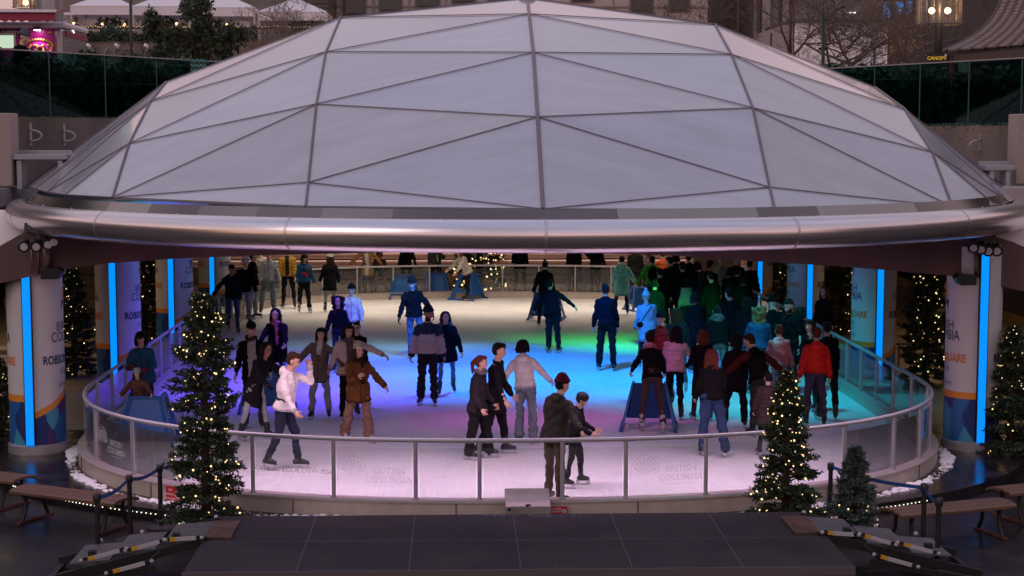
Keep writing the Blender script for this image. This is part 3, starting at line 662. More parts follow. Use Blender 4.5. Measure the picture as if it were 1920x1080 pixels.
# ================================================================== TREES
def fir_parts(h, r, nb, seed, nbulb, blade=.05, taper=.85, z0=.12, bulb=.0105, ragged=.35, bulbmat=None, cols=None, sub=3):
    rg = random.Random(seed); V = []; F = []; Mi = []; tips = []
    def blade_at(p, d, ln, w, mi):
        s_ = Vector((rg.uniform(-1, 1), rg.uniform(-1, 1), rg.uniform(-1, 1))).cross(d)
        if s_.length < 1e-3: return
        s_.normalize(); o = len(V); V.extend([tuple(p - s_ * w * .4), tuple(p + d * ln * .6 - s_ * w), tuple(p + d * ln), tuple(p + d * ln * .6 + s_ * w)]); F.append((o, o + 1, o + 2, o + 3)); Mi.append(mi)
    def twig(p, d, ln):
        k = max(3, int(ln / (blade * .42)))
        mi = rg.choice((0, 0, 1, 2))
        for i in range(k):
            t = (i + .5) / k; c = p + d * ln * t
            for _ in range(4):
                rv = Vector((rg.uniform(-1, 1), rg.uniform(-1, 1), rg.uniform(-1, 1))).normalized()
                dd = (d * .75 + rv * .75).normalized(); blade_at(c, dd, blade * rg.uniform(.8, 1.35), blade * .19, mi)
        blade_at(p + d * ln, d, blade, blade * .14, mi)
        tips.append(p + d * ln * rg.uniform(.75, 1.0))
    wood = MB(); wood.tube([(0, 0, 0), (0, 0, h * .5), (0, 0, h)], [r * .09 + .02, r * .06 + .012, .008], 7)
    for i in range(nb):
        t = (i + rg.random()) / nb; z = z0 + (h - z0) * (1 - (1 - t) ** 1.25); f = 1 - (z - z0) / (h - z0)
        rr = (r * f ** taper + .05) * rg.uniform(1 - ragged, 1.08); a = i * 2.39996 + rg.uniform(-.3, .3)
        el = R(rg.uniform(-18, 12) + 35 * (1 - f)); d = Vector((math.cos(a) * math.cos(el), math.sin(a) * math.cos(el), math.sin(el)))
        p = Vector((0, 0, z)); wood.tube([p, p + d * rr * .8], [.012, .004], 4)
        twig(p + d * rr * .35, d, rr * .65)
        for k in range(sub):
            for s_ in (-1, 1):
                q = p + d * rr * (.35 + .5 * k / sub); side = Vector((-math.sin(a), math.cos(a), 0)) * s_
                dd = (d * .75 + side * .7 + Vector((0, 0, rg.uniform(-.25, .15)))).normalized(); twig(q, dd, rr * (.42 - .09 * k))
    fol = MB(); fol.v = V; fol.f = F; fol.m = Mi
    bl = MB()
    for _ in range(nbulb):
        t = rg.choice(tips); bl.ell(t + Vector((rg.uniform(-.03, .03), rg.uniform(-.03, .03), rg.uniform(-.02, .04))), bulb * rg.uniform(.6, 1.45), n=6, k=4)
    return wood, fol, bl
M_BARK = mat('bark', (.06, .04, .028), .9, bump=(30, .5))
M_FIR = [mat('fir_needle', (.028, .050, .022), .55), mat('fir_needle_light', (.045, .075, .035), .55), mat('fir_needle_dark', (.012, .024, .012), .6)]
M_SPR = [mat('spruce_needle', (.075, .115, .10), .55), mat('spruce_needle_light', (.11, .16, .14), .55), mat('spruce_needle_dark', (.035, .06, .05), .6)]
M_BULB = emis('warm_bulb', (1, .66, .32), 2.3)
def fir(name, label, loc, h, r, nb, seed, nbulb, mats=M_FIR, group=None, rz=0, **kw):
    t = thing(name, label, 'tree', (0, 0, 0), 0, group); w, f, bl = fir_parts(h, r, nb, seed, nbulb, **kw)
    w.build('trunk', M_BARK, t, smooth=True); f.build('crown', mats, t, normals=False)
    if nbulb: bl.build('light_string', M_BULB, t, normals=False)['kind'] = 'stuff'
    t.location = loc; t.rotation_euler.z = rz; return t
G_ = 'christmas trees with warm fairy lights round the rink'
t1 = fir('christmas_tree', 'tall fir with warm fairy lights standing left of the stage', P(388, 985), 2.98, .60, 165, 3, 250, group=G_, taper=.40, ragged=.45, blade=.058)
t2 = fir('christmas_tree', 'full fir with warm fairy lights standing right of the stage', P(1472, 988), 2.0, .52, 170, 8, 230, group=G_, taper=.66, ragged=.42, blade=.052)
t3 = fir('spruce_tree', 'small blue grey spruce with lights only on its lower branches', PG(1600, 1000), 1.12, .38, 120, 11, 0, mats=M_SPR, blade=.05, taper=.75)
b = MB()
for _ in range(26):
    a = rnd(0, 6.28); z = rnd(.08, .42); rr_ = .36 * (1 - z / 1.1) + .02; b.ell((rr_ * math.cos(a), rr_ * math.sin(a), z), .012, n=6, k=4)
o = b.build('light_string', M_BULB, None); o.parent = t3; o['kind'] = 'stuff'
b = MB(); b.lathe([(.14, 0), (.17, .16)], n=16)
proto_t = fir('christmas_tree', 'dark fir with fairy lights beside the nearest left column', P(140, 706), 2.35, .56, 150, 21, 130, group=G_, taper=.62, ragged=.28, blade=.06)
def copy_fir(label, loc, sc, rz, grp=G_):
    c = copy_tree(proto_t); c.location = loc; c.scale = (sc, sc, sc); c.rotation_euler.z = rz; c['label'] = label; return c
copy_fir('dark fir with fairy lights showing between the second and third left columns', P(273, 640), 1.1, 1.1)
copy_fir('broad dark fir with fairy lights between the two nearest right columns', P(1735, 722), 1.12, 2.0)
copy_fir('tall dark fir with fairy lights between the second and third right columns', P(1576, 628), 1.28, 3.0)
copy_fir('narrow dark fir with fairy lights beside the farthest right column', P(1466, 585), 1.2, 4.2)
copy_fir('dark fir with sparse lights at the right edge of the photo', PG(1893, 868), .92, 5.0)
copy_fir('dark fir with few lights at the left edge below the nearest column', PG(4, 835), .62, 3.7)
tb = fir('christmas_tree', 'wide densely lit fir behind the far end of the rink', P(899, 540), 3.6, 1.35, 150, 31, 620, group=G_, taper=.7, blade=.08, bulb=.028)
b = MB(); b.lathe([(.16, 0), (.20, .28)], PG(1893, 868), 16); tag(b.build('tree_pot', mat('white_pot', (.45, .44, .46), .5)), 'white pot under the fir at the right edge', 'pot')

# ================================================================== FOREGROUND
M_DECK = mat('stage_deck', (.040, .030, .035), .68, spec=.18, noise=(1.7, .30), bump=(90, .08)); M_ALU = mat('deck_trim', (.105, .085, .088), .5)
dk = thing('stage_platform', 'low dark stage of square deck panels in front of the rink', 'stage', (0, 18.2, 0))
for i in range(6):
    for j in range(2):
        x0 = -3.68 + i * 1.214; y0 = 16.95 + j * 1.262; b = MB(); b.box((x0 + .607, y0 + .631, .355), (1.206, 1.254, .09)); b.build('deck_panel', M_DECK, dk, bevel=.004)
b = MB(); b.box((-.04, 16.935, .352), (7.3, .02, .10)); b.box((-.04, 18.21, .3552), (7.27, .010, .0925)); 
for i in range(1, 6): b.box((-3.68 + i * 1.214, 18.21, .3555), (.010, 2.5, .0925))
b.build('edge_trim', M_ALU, dk)
b = MB()
for x in (-3.6, -2.44, -1.22, 0, 1.22, 2.44, 3.5):
    for y in (17.05, 18.2, 19.4): b.box((x, y, .07), (.06, .06, .46))
b.build('leg', M_BLK, dk)
b = MB(); b.box((-.04, 17.0, .08), (7.2, .02, .44)); b.build('skirt', mat('black_cloth', (.012, .011, .013), .9, bump=(20, .5)), dk)
b = MB()
for _ in range(38): b.box((rnd(-3.6, 3.4), rnd(17.0, 19.4), .4015), (rnd(.006, .03), rnd(.005, .014), .002), rnd(0, 3))
for _ in range(60):
    x = rnd(-.4, .95); b.box((x, 19.42 + rnd(-.06, .03) - (.05 if x > .2 else 0), .4015), (rnd(.01, .07), rnd(.006, .018), .002), rnd(0, 3))
tag(b.build('paper_litter', mat('scrap', (.20, .165, .24), .7)), kind='stuff')
# folding stage steps either side
def stage_steps(sx, label):
    t = thing('stage_steps', label, 'steps', (sx * 3.75, 18.9, 0)); root = Vector((sx * 3.62, 0, 0))
    mt = mat('tread_grey', (.105, .093, .097), .5, noise=(9, .15)); mbk = M_BLK; mw = mat('white_label', (.42, .40, .42), .5); my = mat('yellow_label', (.55, .30, .02), .5); mk = mat('bolt_white', (.36, .34, .36), .35); mr = mat('rust_lip', (.10, .05, .038), .6, noise=(6, .3))
    X = lambda d: -3.62 - d if sx < 0 else 3.50 + d
    y0, y1 = 18.0, 19.25
    def quad(name, m, a, bb, th=.02):
        b = MB(); b.prism([(X(a[0]), y0 + a[2], a[1]), (X(bb[0]), y0 + bb[2], bb[1]), (X(bb[0]), y1 - bb[3], bb[1]), (X(a[0]), y1 - a[3], a[1])], (0, 0, -th)); return b.build(name, m, t)
    quad('landing_lip', mr, (-.26, .425, .35, .1), (.05, .43, .35, .1))
    for i, d in enumerate((.05, .62, 1.15)):
        z = .42 - i * .125; quad('tread', mt, (d, z + .0, .34, .10), (d + .46, z - .035, .34, .10))
    for y, w in ((y0 + .28, .06), (y1 - .02, .05)):
        b = MB(); b.bar((X(.0), y, .40), (X(1.95), y, -.08), w, .10); b.build('side_rail', mbk, t)
    b = MB(); b.bar((X(.55), y0 - .02, .16), (X(1.95), y0 + .02, -.10), .05, .07); b.bar((X(.5), y0 + .1, .32), (X(.78), y0, .10), .04, .05); b.box((X(1.9), (y0 + y1) / 2, -.12), (.06, y1 - y0, .05)); b.build('lower_rail', mbk, t)
    def label_bar(d0, z0, d1, z1, y):
        p = Vector((X(d0), y, z0)); q = Vector((X(d1), y, z1)); d_ = (q - p)
        b = MB(); b.bar(p + d_ * .22, q, .022, .044); b.build('label_strip', mw, t)
        b = MB(); b.bar(p, p + d_ * .219, .022, .044); b.build('label_strip', my, t)
        for e_, pp in ((0, p - d_ * .22), (1, q + d_ * .22)):
            b = MB(); b.ell(pp, .025, n=10, k=6); b.build('bolt', mk, t, smooth=True)
        b = MB(); b.bar(p - d_ * .22, q + d_ * .22, .02, .04); b.v = [(x, yy + .025, z) for x, yy, z in b.v]; b.build('arm', mbk, t)
    yb_ = y0 + .20
    if sx < 0: bars = [(.42, .44, .12, .455, yb_), (.86, .33, .54, .415, yb_), (1.36, .22, 1.0, .315, yb_), (1.02, .14, .66, .235, y0 - .06)]
    else: bars = [(.10, .455, .40, .43, yb_), (.54, .415, .84, .325, yb_), (1.0, .31, 1.34, .215, yb_), (.66, .235, 1.02, .13, y0 - .06)]
    for a in bars: label_bar(*a)
    for d in (.05, .45, .95, 1.45):
        b = MB(); b.ell((X(d), y1 + .02, .45 - d * .2), .03, n=10, k=6); b.build('bolt', mk, t, smooth=True)
    for d in (.40, 1.38):
        b = MB(); b.box((X(d), y0 + .5, .47 - d * .2), (.08, .10, .09)); b.build('block', mbk, t)
stage_steps(-1, 'folded grey stage steps with white and yellow labels left of the stage'); stage_steps(1, 'folded grey stage steps with white and yellow labels right of the stage')
# benches
M_WOOD = mat('bench_wood', (.115, .060, .034), .5, noise=(5, .28), bump=(60, .2), nscale=(.5, 6, 1)); M_IRON = mat('bench_iron', (.02, .017, .018), .5, metal=.3); M_RUST = mat('rusty_iron', (.10, .035, .022), .8, noise=(8, .3))
def bench(label, c, ln, rz):
    t = thing('park_bench', label, 'bench', (0, 0, 0), 0, 'wooden slat benches beside the stage'); b = MB()
    prof = [(-.27, .43), (-.20, .455), (-.08, .468), (.06, .462), (.19, .44), (.27, .405)]
    for i in range(5):
        (a0, z0), (a1, z1) = prof[i], prof[i + 1]; b.prism([(-ln / 2, a0 + .006, z0), (-ln / 2, a1 - .006, z1), (-ln / 2, a1 - .006, z1 - .04), (-ln / 2, a0 + .006, z0 - .04)], (ln, 0, 0))
    b.build('seat', M_WOOD, t, bevel=.006)
    for x in (-ln * .38, ln * .38):
        b = MB()
        for s_ in (-1, 1): b.tube([(x, s_ * .20, .42), (x, s_ * .17, .30), (x, s_ * .19, .16), (x, s_ * .26, .03)], .026, 6)
        b.bar((x, -.22, .40), (x, .22, .40), .05, .03); b.build('leg', M_IRON, t, smooth=True, sharp=50)
        b = MB(); b.bar((x, -.34, .018), (x, .34, .018), .05, .03); b.build('foot_bar', M_RUST, t)
    t.location = (c[0], c[1], GZ); t.rotation_euler.z = rz; return t
def bench_between(label, pa, pb):
    a = P(*pa, .44 + GZ); c = P(*pb, .44 + GZ); m_ = (a + c) / 2; bench(label, m_, (a - c).length, math.atan2(c.y - a.y, c.x - a.x))
bench_between('long wooden bench on curved iron legs left of the stage by the rope posts', (42, 912), (238, 936)); bench_between('wooden bench cut by the left edge of the photo', (-150, 872), (48, 896))
bench_between('long wooden bench on curved iron legs right of the stage by the rope posts', (1668, 958), (1884, 938)); bench_between('wooden bench cut by the right edge of the photo', (1872, 918), (2060, 898))
# rope posts
M_BELT = mat('blue_belt', (.012, .07, .28), .6)
def stanchion(px, py, h, label):
    c = PG(px, py); t = thing('belt_stanchion', label, 'stanchion', c, 0, 'black belt posts beside the stage'); b = MB(); b.lathe([(.19, 0), (.19, .02), (.05, .05), (.03, .055)], c, 24); b.build('base', M_BLK, t, smooth=True, sharp=40)
    b = MB(); b.tube([c + Vector((0, 0, .05)), c + Vector((0, 0, h))], .032, 12); b.build('pole', M_BLK, t, smooth=True, sharp=50)
    b = MB(); b.lathe([(.045, h - .09), (.048, h - .08), (.048, h - .005), (.035, h + .01)], c, 14); b.build('head', M_BLK, t, smooth=True, sharp=50); return c + Vector((0, 0, h - .045))
A1 = stanchion(185, 1063, .90, 'black belt post left of the stage nearest the camera'); A2 = stanchion(245, 1014, .86, 'middle black belt post left of the stage'); A3 = stanchion(302, 990, .86, 'black belt post nearest the tall lit fir on the left')
B1 = stanchion(1556, 962, .50 + .2, 'black belt post between the lit fir and the spruce'); B2 = stanchion(1730, 1040, .90, 'black belt post in front of the right bench, farther one'); B3 = stanchion(1757, 1072, .90, 'black belt post in front of the right bench, nearest the camera')
def belt(p, q, label):
    b = MB(); n = 10; vs = []
    for i in range(n + 1):
        t = i / n; c = p.lerp(q, t) - Vector((0, 0, .05 * math.sin(math.pi * t))); vs += [c + Vector((0, 0, .024)), c - Vector((0, 0, .024))]
    off = Vector((-(q - p).y, (q - p).x, 0)).normalized() * .002
    m = len(vs); vs2 = [v + off for v in vs]
    b.add(vs + vs2, [(2 * i, 2 * i + 2, 2 * i + 3, 2 * i + 1) for i in range(n)] + [(m + 2 * i + 1, m + 2 * i + 3, m + 2 * i + 2, m + 2 * i) for i in range(n)] + [(2 * i, m + 2 * i, m + 2 * i + 2, 2 * i + 2) for i in range(n)] + [(2 * i + 1, 2 * i + 3, m + 2 * i + 3, m + 2 * i + 1) for i in range(n)])
    tag(b.build('belt', M_BELT), label, 'belt', 'blue barrier belts')
belt(A1, A2, 'blue belt between the nearest and middle left posts'); belt(A2, A3, 'blue belt between the middle and farthest left posts'); belt(A3, PG(388, 960) + Vector((0, 0, .86)), 'blue belt running into the tall lit fir on the left')
belt(B1, B2, 'long blue belt crossing behind the small spruce'); belt(B2, B3, 'short blue belt between the two nearest right posts')
# red signs
M_RED = mat('sign_red', (.55, .015, .02), .5); M_WHT = mat('sign_white', (.75, .72, .74), .5)
def red_sign(o, ex, w, h, lines, label):
    ex = Vector(ex).normalized(); ez = Vector((0, 0, 1)); nn = ez.cross(ex) * -1; nn = nn if nn.y < 0 else -nn
    t = thing('safety_sign', label, 'sign', o); b = MB(); b.prism([o - ex * w / 2 - ez * h / 2, o + ex * w / 2 - ez * h / 2, o + ex * w / 2 + ez * h / 2, o - ex * w / 2 + ez * h / 2], -nn * -.012); b.build('panel', M_RED, t)
    f = o + nn * .016; b = MB()
    for i, (tx_, sz) in enumerate(lines): put_text(b, tx_, sz, f - ex * w * .16 + ez * (h * .26 - i * h * .30), ex, ez, bold=True)
    b.build('lettering', M_WHT, t)
    b = MB(); c = f + ex * w * .32 - ez * h * .02; b.add([c + ex * math.cos(k * .349) * h * .27 + ez * math.sin(k * .349) * h * .27 for k in range(18)], [tuple(range(18))]); b.build('symbol_disc', M_WHT, t)
    b = MB(); c2 = c + nn * .003
    for k in range(18):
        a0, a1 = k * .349, (k + 1) * .349; b.add([c2 + (ex * math.cos(a) + ez * math.sin(a)) * h * rr_ for a, rr_ in ((a0, .21), (a1, .21), (a1, .255), (a0, .255))], [(0, 1, 2, 3)])
    b.add([c2 + ex * x * h + ez * z * h for x, z in ((-.17, .15), (-.13, .18), (.17, -.15), (.13, -.18))], [(0, 1, 2, 3)]); b.build('symbol_ring', M_RED, t)
    b = MB(); b.add([c2 + nn * .001 + ex * x * h + ez * z * h for x, z in ((-.05, .12), (.05, .12), (.04, -.02), (.10, -.12), (.03, -.13), (-.02, -.04), (-.08, -.12))], [(0, 1, 2, 3, 4, 5, 6)]); b.build('symbol_figure', M_BLK, t)
ps_ = [Vector((*p, 0)) for p in outline(.03)]
def curb_at(x):
    i = min((i for i in range(len(ps_)) if ps_[i].y < 26), key=lambda i: abs(ps_[i].x - x)); return ps_[i], (ps_[i + 1] - ps_[i - 1]).normalized()
p, d = curb_at(-4.72); red_sign(p + Vector((0, 0, .13)) - Vector((-d.y, d.x, 0)) * .02, d, .26, .20, [('NO', .045), ('SKATERS MUST', .034), ('STAY ON THE ICE', .030)], 'larger red warning sign on the kerb left of the tall lit fir')
p, d = curb_at(.58); red_sign(p + Vector((0, 0, .115)) - Vector((-d.y, d.x, 0)) * .02, d, .25, .125, [('NO SKATERS', .030), ('ON PROPERTY', .030)], 'small red warning sign on the kerb beside the metal box')
# galvanised box on the kerb
t = thing('metal_box', 'galvanised sloped metal box leaning over the kerb at the stage', 'box', (0.1, 20.6, 0)); mg = mat('galvanised_sheet', (.36, .33, .32), .45, metal=.5, noise=(4, .25))
p0 = P(948, 968, .15); p1 = P(1033, 968, .15); y0 = 20.42; b = MB()
b.prism([(p0.x + .0, y0, .006), (p0.x, y0, .27), (p0.x, y0 + .42, .42), (p0.x, y0 + .42, .006)], (p1.x - p0.x, 0, 0)); b.build('body', mg, t, bevel=.008)
b = MB(); b.tube([(p0.x + .05, y0 - .006, .23), (p0.x + .05, y0 + .01, .23)], .022, 12); b.tube([((p0.x + p1.x) / 2 - .03, y0 + .01, .276), ((p0.x + p1.x) / 2 + .03, y0 + .03, .276)], .02, 10); b.build('hole', M_BLK, t)

# ================================================================== SKATING AIDS
M_BLUEP = mat('blue_plastic', (.010, .085, .30), .38, noise=(3, .08))
def aid_proto():
    t = thing('skating_aid', 'x', 'skating aid', (0, 0, 0), 0, 'blue plastic skating aids pushed by skaters')
    # front panel: closed trapezoid with raised border, at local -y, leaning back
    lean = lambda z: -.34 + .20 * z
    b = MB(); P4 = lambda w, z, dy=0: Vector((w, lean(z) + dy, z))
    b.prism([P4(-.40, .14), P4(.40, .14), P4(.25, .96), P4(-.25, .96)], (0, .035, 0)); b.build('front_panel', M_BLUEP, t, bevel=.012)
    b = MB()
    for a, c in (((-.38, .16), (-.24, .94)), ((.38, .16), (.24, .94)), ((-.24, .93), (.24, .93)), ((-.36, .20), (.36, .20))): b.bar(P4(*a, -.012), P4(*c, -.012), .05, .035)
    b.build('panel_border', M_BLUEP, t, bevel=.008)
    for s_ in (-1, 1):
        b = MB(); q = lambda y, z, k=0: Vector((s_ * (.44 - .19 * z + k), y, z)); th = Vector((s_ * .045, 0, 0))
        b.prism([q(-.36, .0), q(-.24, .0), q(-.05, .98), q(-.17, .98)], th); b.prism([q(.24, .0), q(.42, .0), q(.16, .98), q(.03, .98)], th)
        b.prism([q(-.17, .90), q(.16, .90), q(.15, 1.0), q(-.16, 1.0)], th * .98); b.prism([q(-.25, .30), q(.28, .30), q(.24, .44), q(-.22, .44)], th * .97)
        b.build('side_frame', M_BLUEP, t, bevel=.012)
        b = MB(); b.prism([q(-.46, .0), q(.50, .0), q(.44, .07), q(-.40, .07)], th * 1.3); b.build('runner', M_BLUEP, t, bevel=.012)
    return t
ap_ = aid_proto()
AIDS = [((270, 836), 0, 1.0, 'blue skating aid held by the helmeted child near the left bend'), ((1221, 812), 172, 1.0, 'blue skating aid pushed by the bent skater in purple brown jeans'),
        ((498, 778), 6, 1.1, 'blue skating aid pushed by the woman with pink scarf'), 
        ((818, 560), -8, 1.0, 'blue skating aid at the far kerb in front of the scarfed skater'), ((878, 565), 62, 1.0, 'blue skating aid seen side on at the far kerb'),
        ((756, 563), 8, 1.0, 'blue skating aid at the far kerb in front of the black coated skater'), ((1026, 603), -12, 1.0, 'blue skating aid behind the black clad skater with outstretched arm'), ((1206, 586), 20, .9, 'blue skating aid almost hidden between the cyan coat and green jacket')]
for i, (pp, rz, sc, lab) in enumerate(AIDS):
    o = ap_ if i == 0 else copy_tree(ap_); o.location = P(*pp) + Vector((0, .35, .032)); o.rotation_euler.z = R(rz); o.scale = (sc, sc, sc * .79); o['label'] = lab

# ================================================================== LOWER BACKGROUND
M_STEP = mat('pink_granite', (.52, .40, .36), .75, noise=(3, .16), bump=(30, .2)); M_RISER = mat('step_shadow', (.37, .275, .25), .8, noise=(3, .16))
st = thing('stone_steps', 'wide pinkish stone steps rising behind the rink', 'steps', (0, 54.6, 0)); b = MB(); rb = MB()
for i in range(11):
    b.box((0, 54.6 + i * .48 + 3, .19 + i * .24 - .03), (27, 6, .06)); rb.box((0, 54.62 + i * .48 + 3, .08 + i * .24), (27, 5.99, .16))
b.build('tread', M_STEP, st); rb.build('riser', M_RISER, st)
b = MB(); b.box((0, 54.1, .32), (27, .35, .62)); tag(b.build('stone_bench_wall', mat('pale_stone', (.46, .36, .31), .7, noise=(2, .12), bump=(20, .2)), bevel=.02), 'long low pale stone wall in front of the steps', 'wall')
p = D(1300, 560, 53.2); q = D(1392, 560, 53.2); b = MB(); b.box(((p.x + q.x) / 2 + .6, 53.4, .9), (q.x - p.x + 1.2, .5, 1.9)); b.box(((p.x + q.x) / 2 + .6, 53.13, 1.0), (q.x - p.x + 1.19, .02, .02))
tag(b.build('stone_pier', mat('cream_stone', (.60, .43, .36), .7, noise=(1.5, .1)), bevel=.02), 'pale stone pier right of the steps behind the crowd', 'pier')
# interior side walls with shop fronts
M_DARKW = mat('dark_wall', (.035, .024, .018), .6, noise=(1, .4)); M_OCH = mat('ochre_wall', (.28, .19, .07), .6, noise=(1.2, .2)); M_STONE = mat('side_stone', (.36, .27, .25), .7, noise=(1.4, .2))
for sx, s_ in ((-1, 'left'), (1, 'right')):
    t = thing('shop_front', 'dark shop front wall beyond the %s columns' % s_, 'building', (sx * 14.5, 40, 0)); b = MB(); b.box((sx * 14.5, 42, 1.7), (.3, 34, 3.4)); b.build('wall', M_DARKW, t)
    for k in range(8):
        b = MB(); b.box((sx * 14.33, 28 + k * 3.6, 1.35), (.05, 2.9, 2.3)); b.build('window', mat('shop_glass', (.02, .02, .022), .08, spec=.8), t)
        b = MB(); b.box((sx * 14.30, 28 + k * 3.6, .12), (.06, 3.0, .24)); b.build('sill', M_OCH, t)
for x, y0, y1, s_, h in ((-10.6, 44.5, 52, 'left', 2.6),):
    b = MB(); b.box((x, (y0 + y1) / 2, h / 2), (.4, y1 - y0, h)); tag(b.build('stone_wall', M_STONE, bevel=.02), 'pinkish stone wall between the left columns', 'wall')
b = MB()
for i in range(7): b.box((-12.2, 47.0 + i * .5 + 2, .12 + i * .3), (3.6, 4, .3))
tag(b.build('side_stairs', M_STONE), 'stone stairs seen between the left columns', 'stairs')
# ochre lit box and counters seen left and right of the columns
p = D(20, 690, 30); b = MB(); b.box((p.x - .6, 30, .55), (2.2, .6, 1.1)); tag(b.build('counter', M_OCH, bevel=.02), 'ochre lit counter at the left edge behind the column', 'counter')
p = D(30, 770, 28.6); b = MB(); b.box((p.x - .3, 28.6, .6), (1.0, .2, 1.1)); tag(b.build('notice_board', mat('cream_board', (.55, .48, .42), .6), bevel=.01), 'cream board at the left edge under the counter', 'board')
# thin guard rails on the right behind the columns
for px0, px1, py, Y, lab in ((1395, 1436, 534, 46.5, 'thin dark guard rail behind the farthest right column'), (1512, 1600, 592, 40.5, 'thin dark guard rail between the second and third right columns'), (1680, 1780, 645, 34.0, 'thin dark guard rail by the broad fir on the right')):
    p = D(px0, py, Y); q = D(px1, py, Y); b = MB(); b.tube([p, q], .022, 6)
    for k in range(4):
        c = p.lerp(q, (k + .2) / 3.5); b.tube([c, Vector((c.x, c.y, 0))], .016, 6)
    tag(b.build('guard_rail', M_IRON), lab, 'railing')
# warm shop light inside each side hall
LIGHTS += [area('hall_lamp', (-11.2, 36, 3.3), (-11.2, 36, 0), 110, (1, .72, .38), 2, 10), area('hall_lamp', (11.5, 36, 3.3), (11.5, 36, 0), 80, (1, .62, .30), 2, 10)]
M_GLOW = emis('lit_panel', (1, .62, .25), .8)
for x, y, z, w, h, s_ in ((-14.2, 31, 1.9, .05, 1.0, 'left hall'), (14.2, 37, 1.5, .05, .7, 'right hall near the firs'), (14.2, 43.5, 1.9, .05, 1.1, 'right hall far end')):
    b = MB(); b.box((x, y, z), (w, h, h * .8)); tag(b.build('lit_window', M_GLOW), 'small warm lit window in the %s' % s_, 'window')
# outdoor bench and seat behind the far railing
b = MB(); b.box((-3.4, 51.6, .42), (3.6, .35, .06)); 
for x in (-5, -3.9, -2.7, -1.8): b.box((x, 51.6, .2), (.08, .3, .38))
tag(b.build('far_bench', M_WOOD), 'wooden bench behind the far railing with a seated person', 'bench')
b = MB(); b.box((2.2, 51.9, .42), (3.0, .35, .06)); 
for x in (.9, 2.2, 3.4): b.box((x, 51.9, .2), (.1, .3, .38))
tag(b.build('far_bench', mat('pale_bench', (.5, .40, .34), .6)), 'pale stone bench behind the far railing right of the lit fir', 'bench')
# blue notice stand
p = D(1083, 520, 52.3); b = MB(); b.box((p.x, 52.3, .75), (.28, .06, 1.5)); o = b.build('notice_stand', mat('notice_blue', (.02, .10, .40), .5)); tag(o, 'narrow blue notice stand behind the far railing', 'sign')
b = MB(); b.box((p.x, 52.26, .55), (.24, .02, .12)); b.build('band', M_WRAP[1], o); o2 = MB(); o2.box((p.x, 52.255, .85), (.16, .02, .16)); o2.build('logo', M_WHT, o)
# ================================================================== STREET LEVEL BACKGROUND
def rect(px0, py0, px1, py1, Y, dep=.3, m=None, name=None, parent=None, b=None, mi=0):
    p = D(px0, py1, Y); q = D(px1, py0, Y); bb = b or MB(); bb.box(((p.x + q.x) / 2, Y + dep / 2, (p.z + q.z) / 2), (abs(q.x - p.x), dep, abs(q.z - p.z)), mi=mi)
    return bb.build(name, m, parent) if b is None else None
M_STONEB = mat('facade_stone', (.40, .325, .295), .8, noise=(.35, .12), bump=(8, .1)); M_WIN = mat('dark_window', (.018, .020, .022), .08, spec=.8); M_FRM = mat('window_frame', (.11, .10, .10), .5)
# central stone building
bl = thing('stone_building', 'pinkish stone office facade with dark square windows behind the dome', 'building', (2, 95, 5.3))
rect(610, -240, 1330, 262, 95, 12, M_STONEB, 'wall', bl)
for i, (x0, x1, y1) in enumerate([(645, 684, 27), (712, 752, 20), (780, 823, 13), (848, 890, 4), (916, 957, 0), (1072, 1112, 2), (1183, 1224, 22), (1255, 1292, 20)]):
    w = rect(x0 - 2, y1 - 70, x1 + 2, y1 + 2, 94.9, .2, M_FRM, 'window', bl); b = MB(); rect(x0 + 3, y1 - 66, x1 - 3, y1 - 2, 94.8, .12, None, None, None, b); b.build('pane', M_WIN, w)
b = MB()
for y in (-30, 12): rect(610, y, 1330, y + 1.0, 94.93, .1, None, None, None, b)
for x in (700, 767, 836, 1000, 1150): rect(x, -240, x + 1, 250, 94.94, .1, None, None, None, b)
b.build('joint', mat('stone_joint', (.22, .18, .165), .8), bl)
# dark louvred block left of it
lb = thing('louvred_block', 'dark louvred block behind the white tents', 'building', (-10, 90, 5.3)); rect(575, -60, 618, 240, 90, 5, M_DARKW, 'wall', lb); b = MB()
for k in range(12): rect(577, -55 + k * 8, 616, -51 + k * 8, 89.9, .1, None, None, None, b)
b.build('louvre', M_FRM, lb)
rb_ = thing('podium_building', 'grey olive office block rising behind the white tents', 'building', (-18, 100, 5.3)); rect(120, -160, 580, 250, 100, 6, mat('olive_facade', (.20, .18, .16), .8, noise=(.4, .2)), 'wall', rb_)
for k in range(9): rect(140 + k * 48, -70, 172 + k * 48, -8, 99.9, .2, M_WIN, 'window', rb_)
# brick and pilaster buildings right
bk = thing('brick_building', 'reddish brick block with dark window right of the dome top', 'building', (16, 105, 5.3)); rect(1306, -150, 1420, 250, 105, 8, mat('brick', (.25, .135, .105), .8, noise=(1.2, .2)), 'wall', bk)
rect(1306, -150, 1384, 250, 104.8, .3, mat('brown_glass', (.06, .045, .03), .3, noise=(1.5, .5)), 'glazed_bay', bk); rect(1382, -150, 1385, 250, 104.6, .2, mat('pale_trim', (.55, .45, .35), .6), 'trim', bk)
for y in (-60, 20): rect(1396, y, 1411, y + 22, 104.9, .2, M_WIN, 'window', bk)
pb = thing('pilaster_building', 'stone block with tall pilasters and narrow dark windows', 'building', (22, 100, 5.3)); rect(1410, -150, 1500, 250, 100, 6, mat('grey_stone', (.30, .25, .235), .8, noise=(.6, .15)), 'wall', pb)
for x in (1421, 1460): rect(x, -150, x + 7, 60, 99.8, .3, M_WIN, 'window', pb)
for x in (1429, 1467): b = MB(); rect(x, -150, x + 18, 64, 99.5, .5, M_STONEB, 'pilaster', pb)
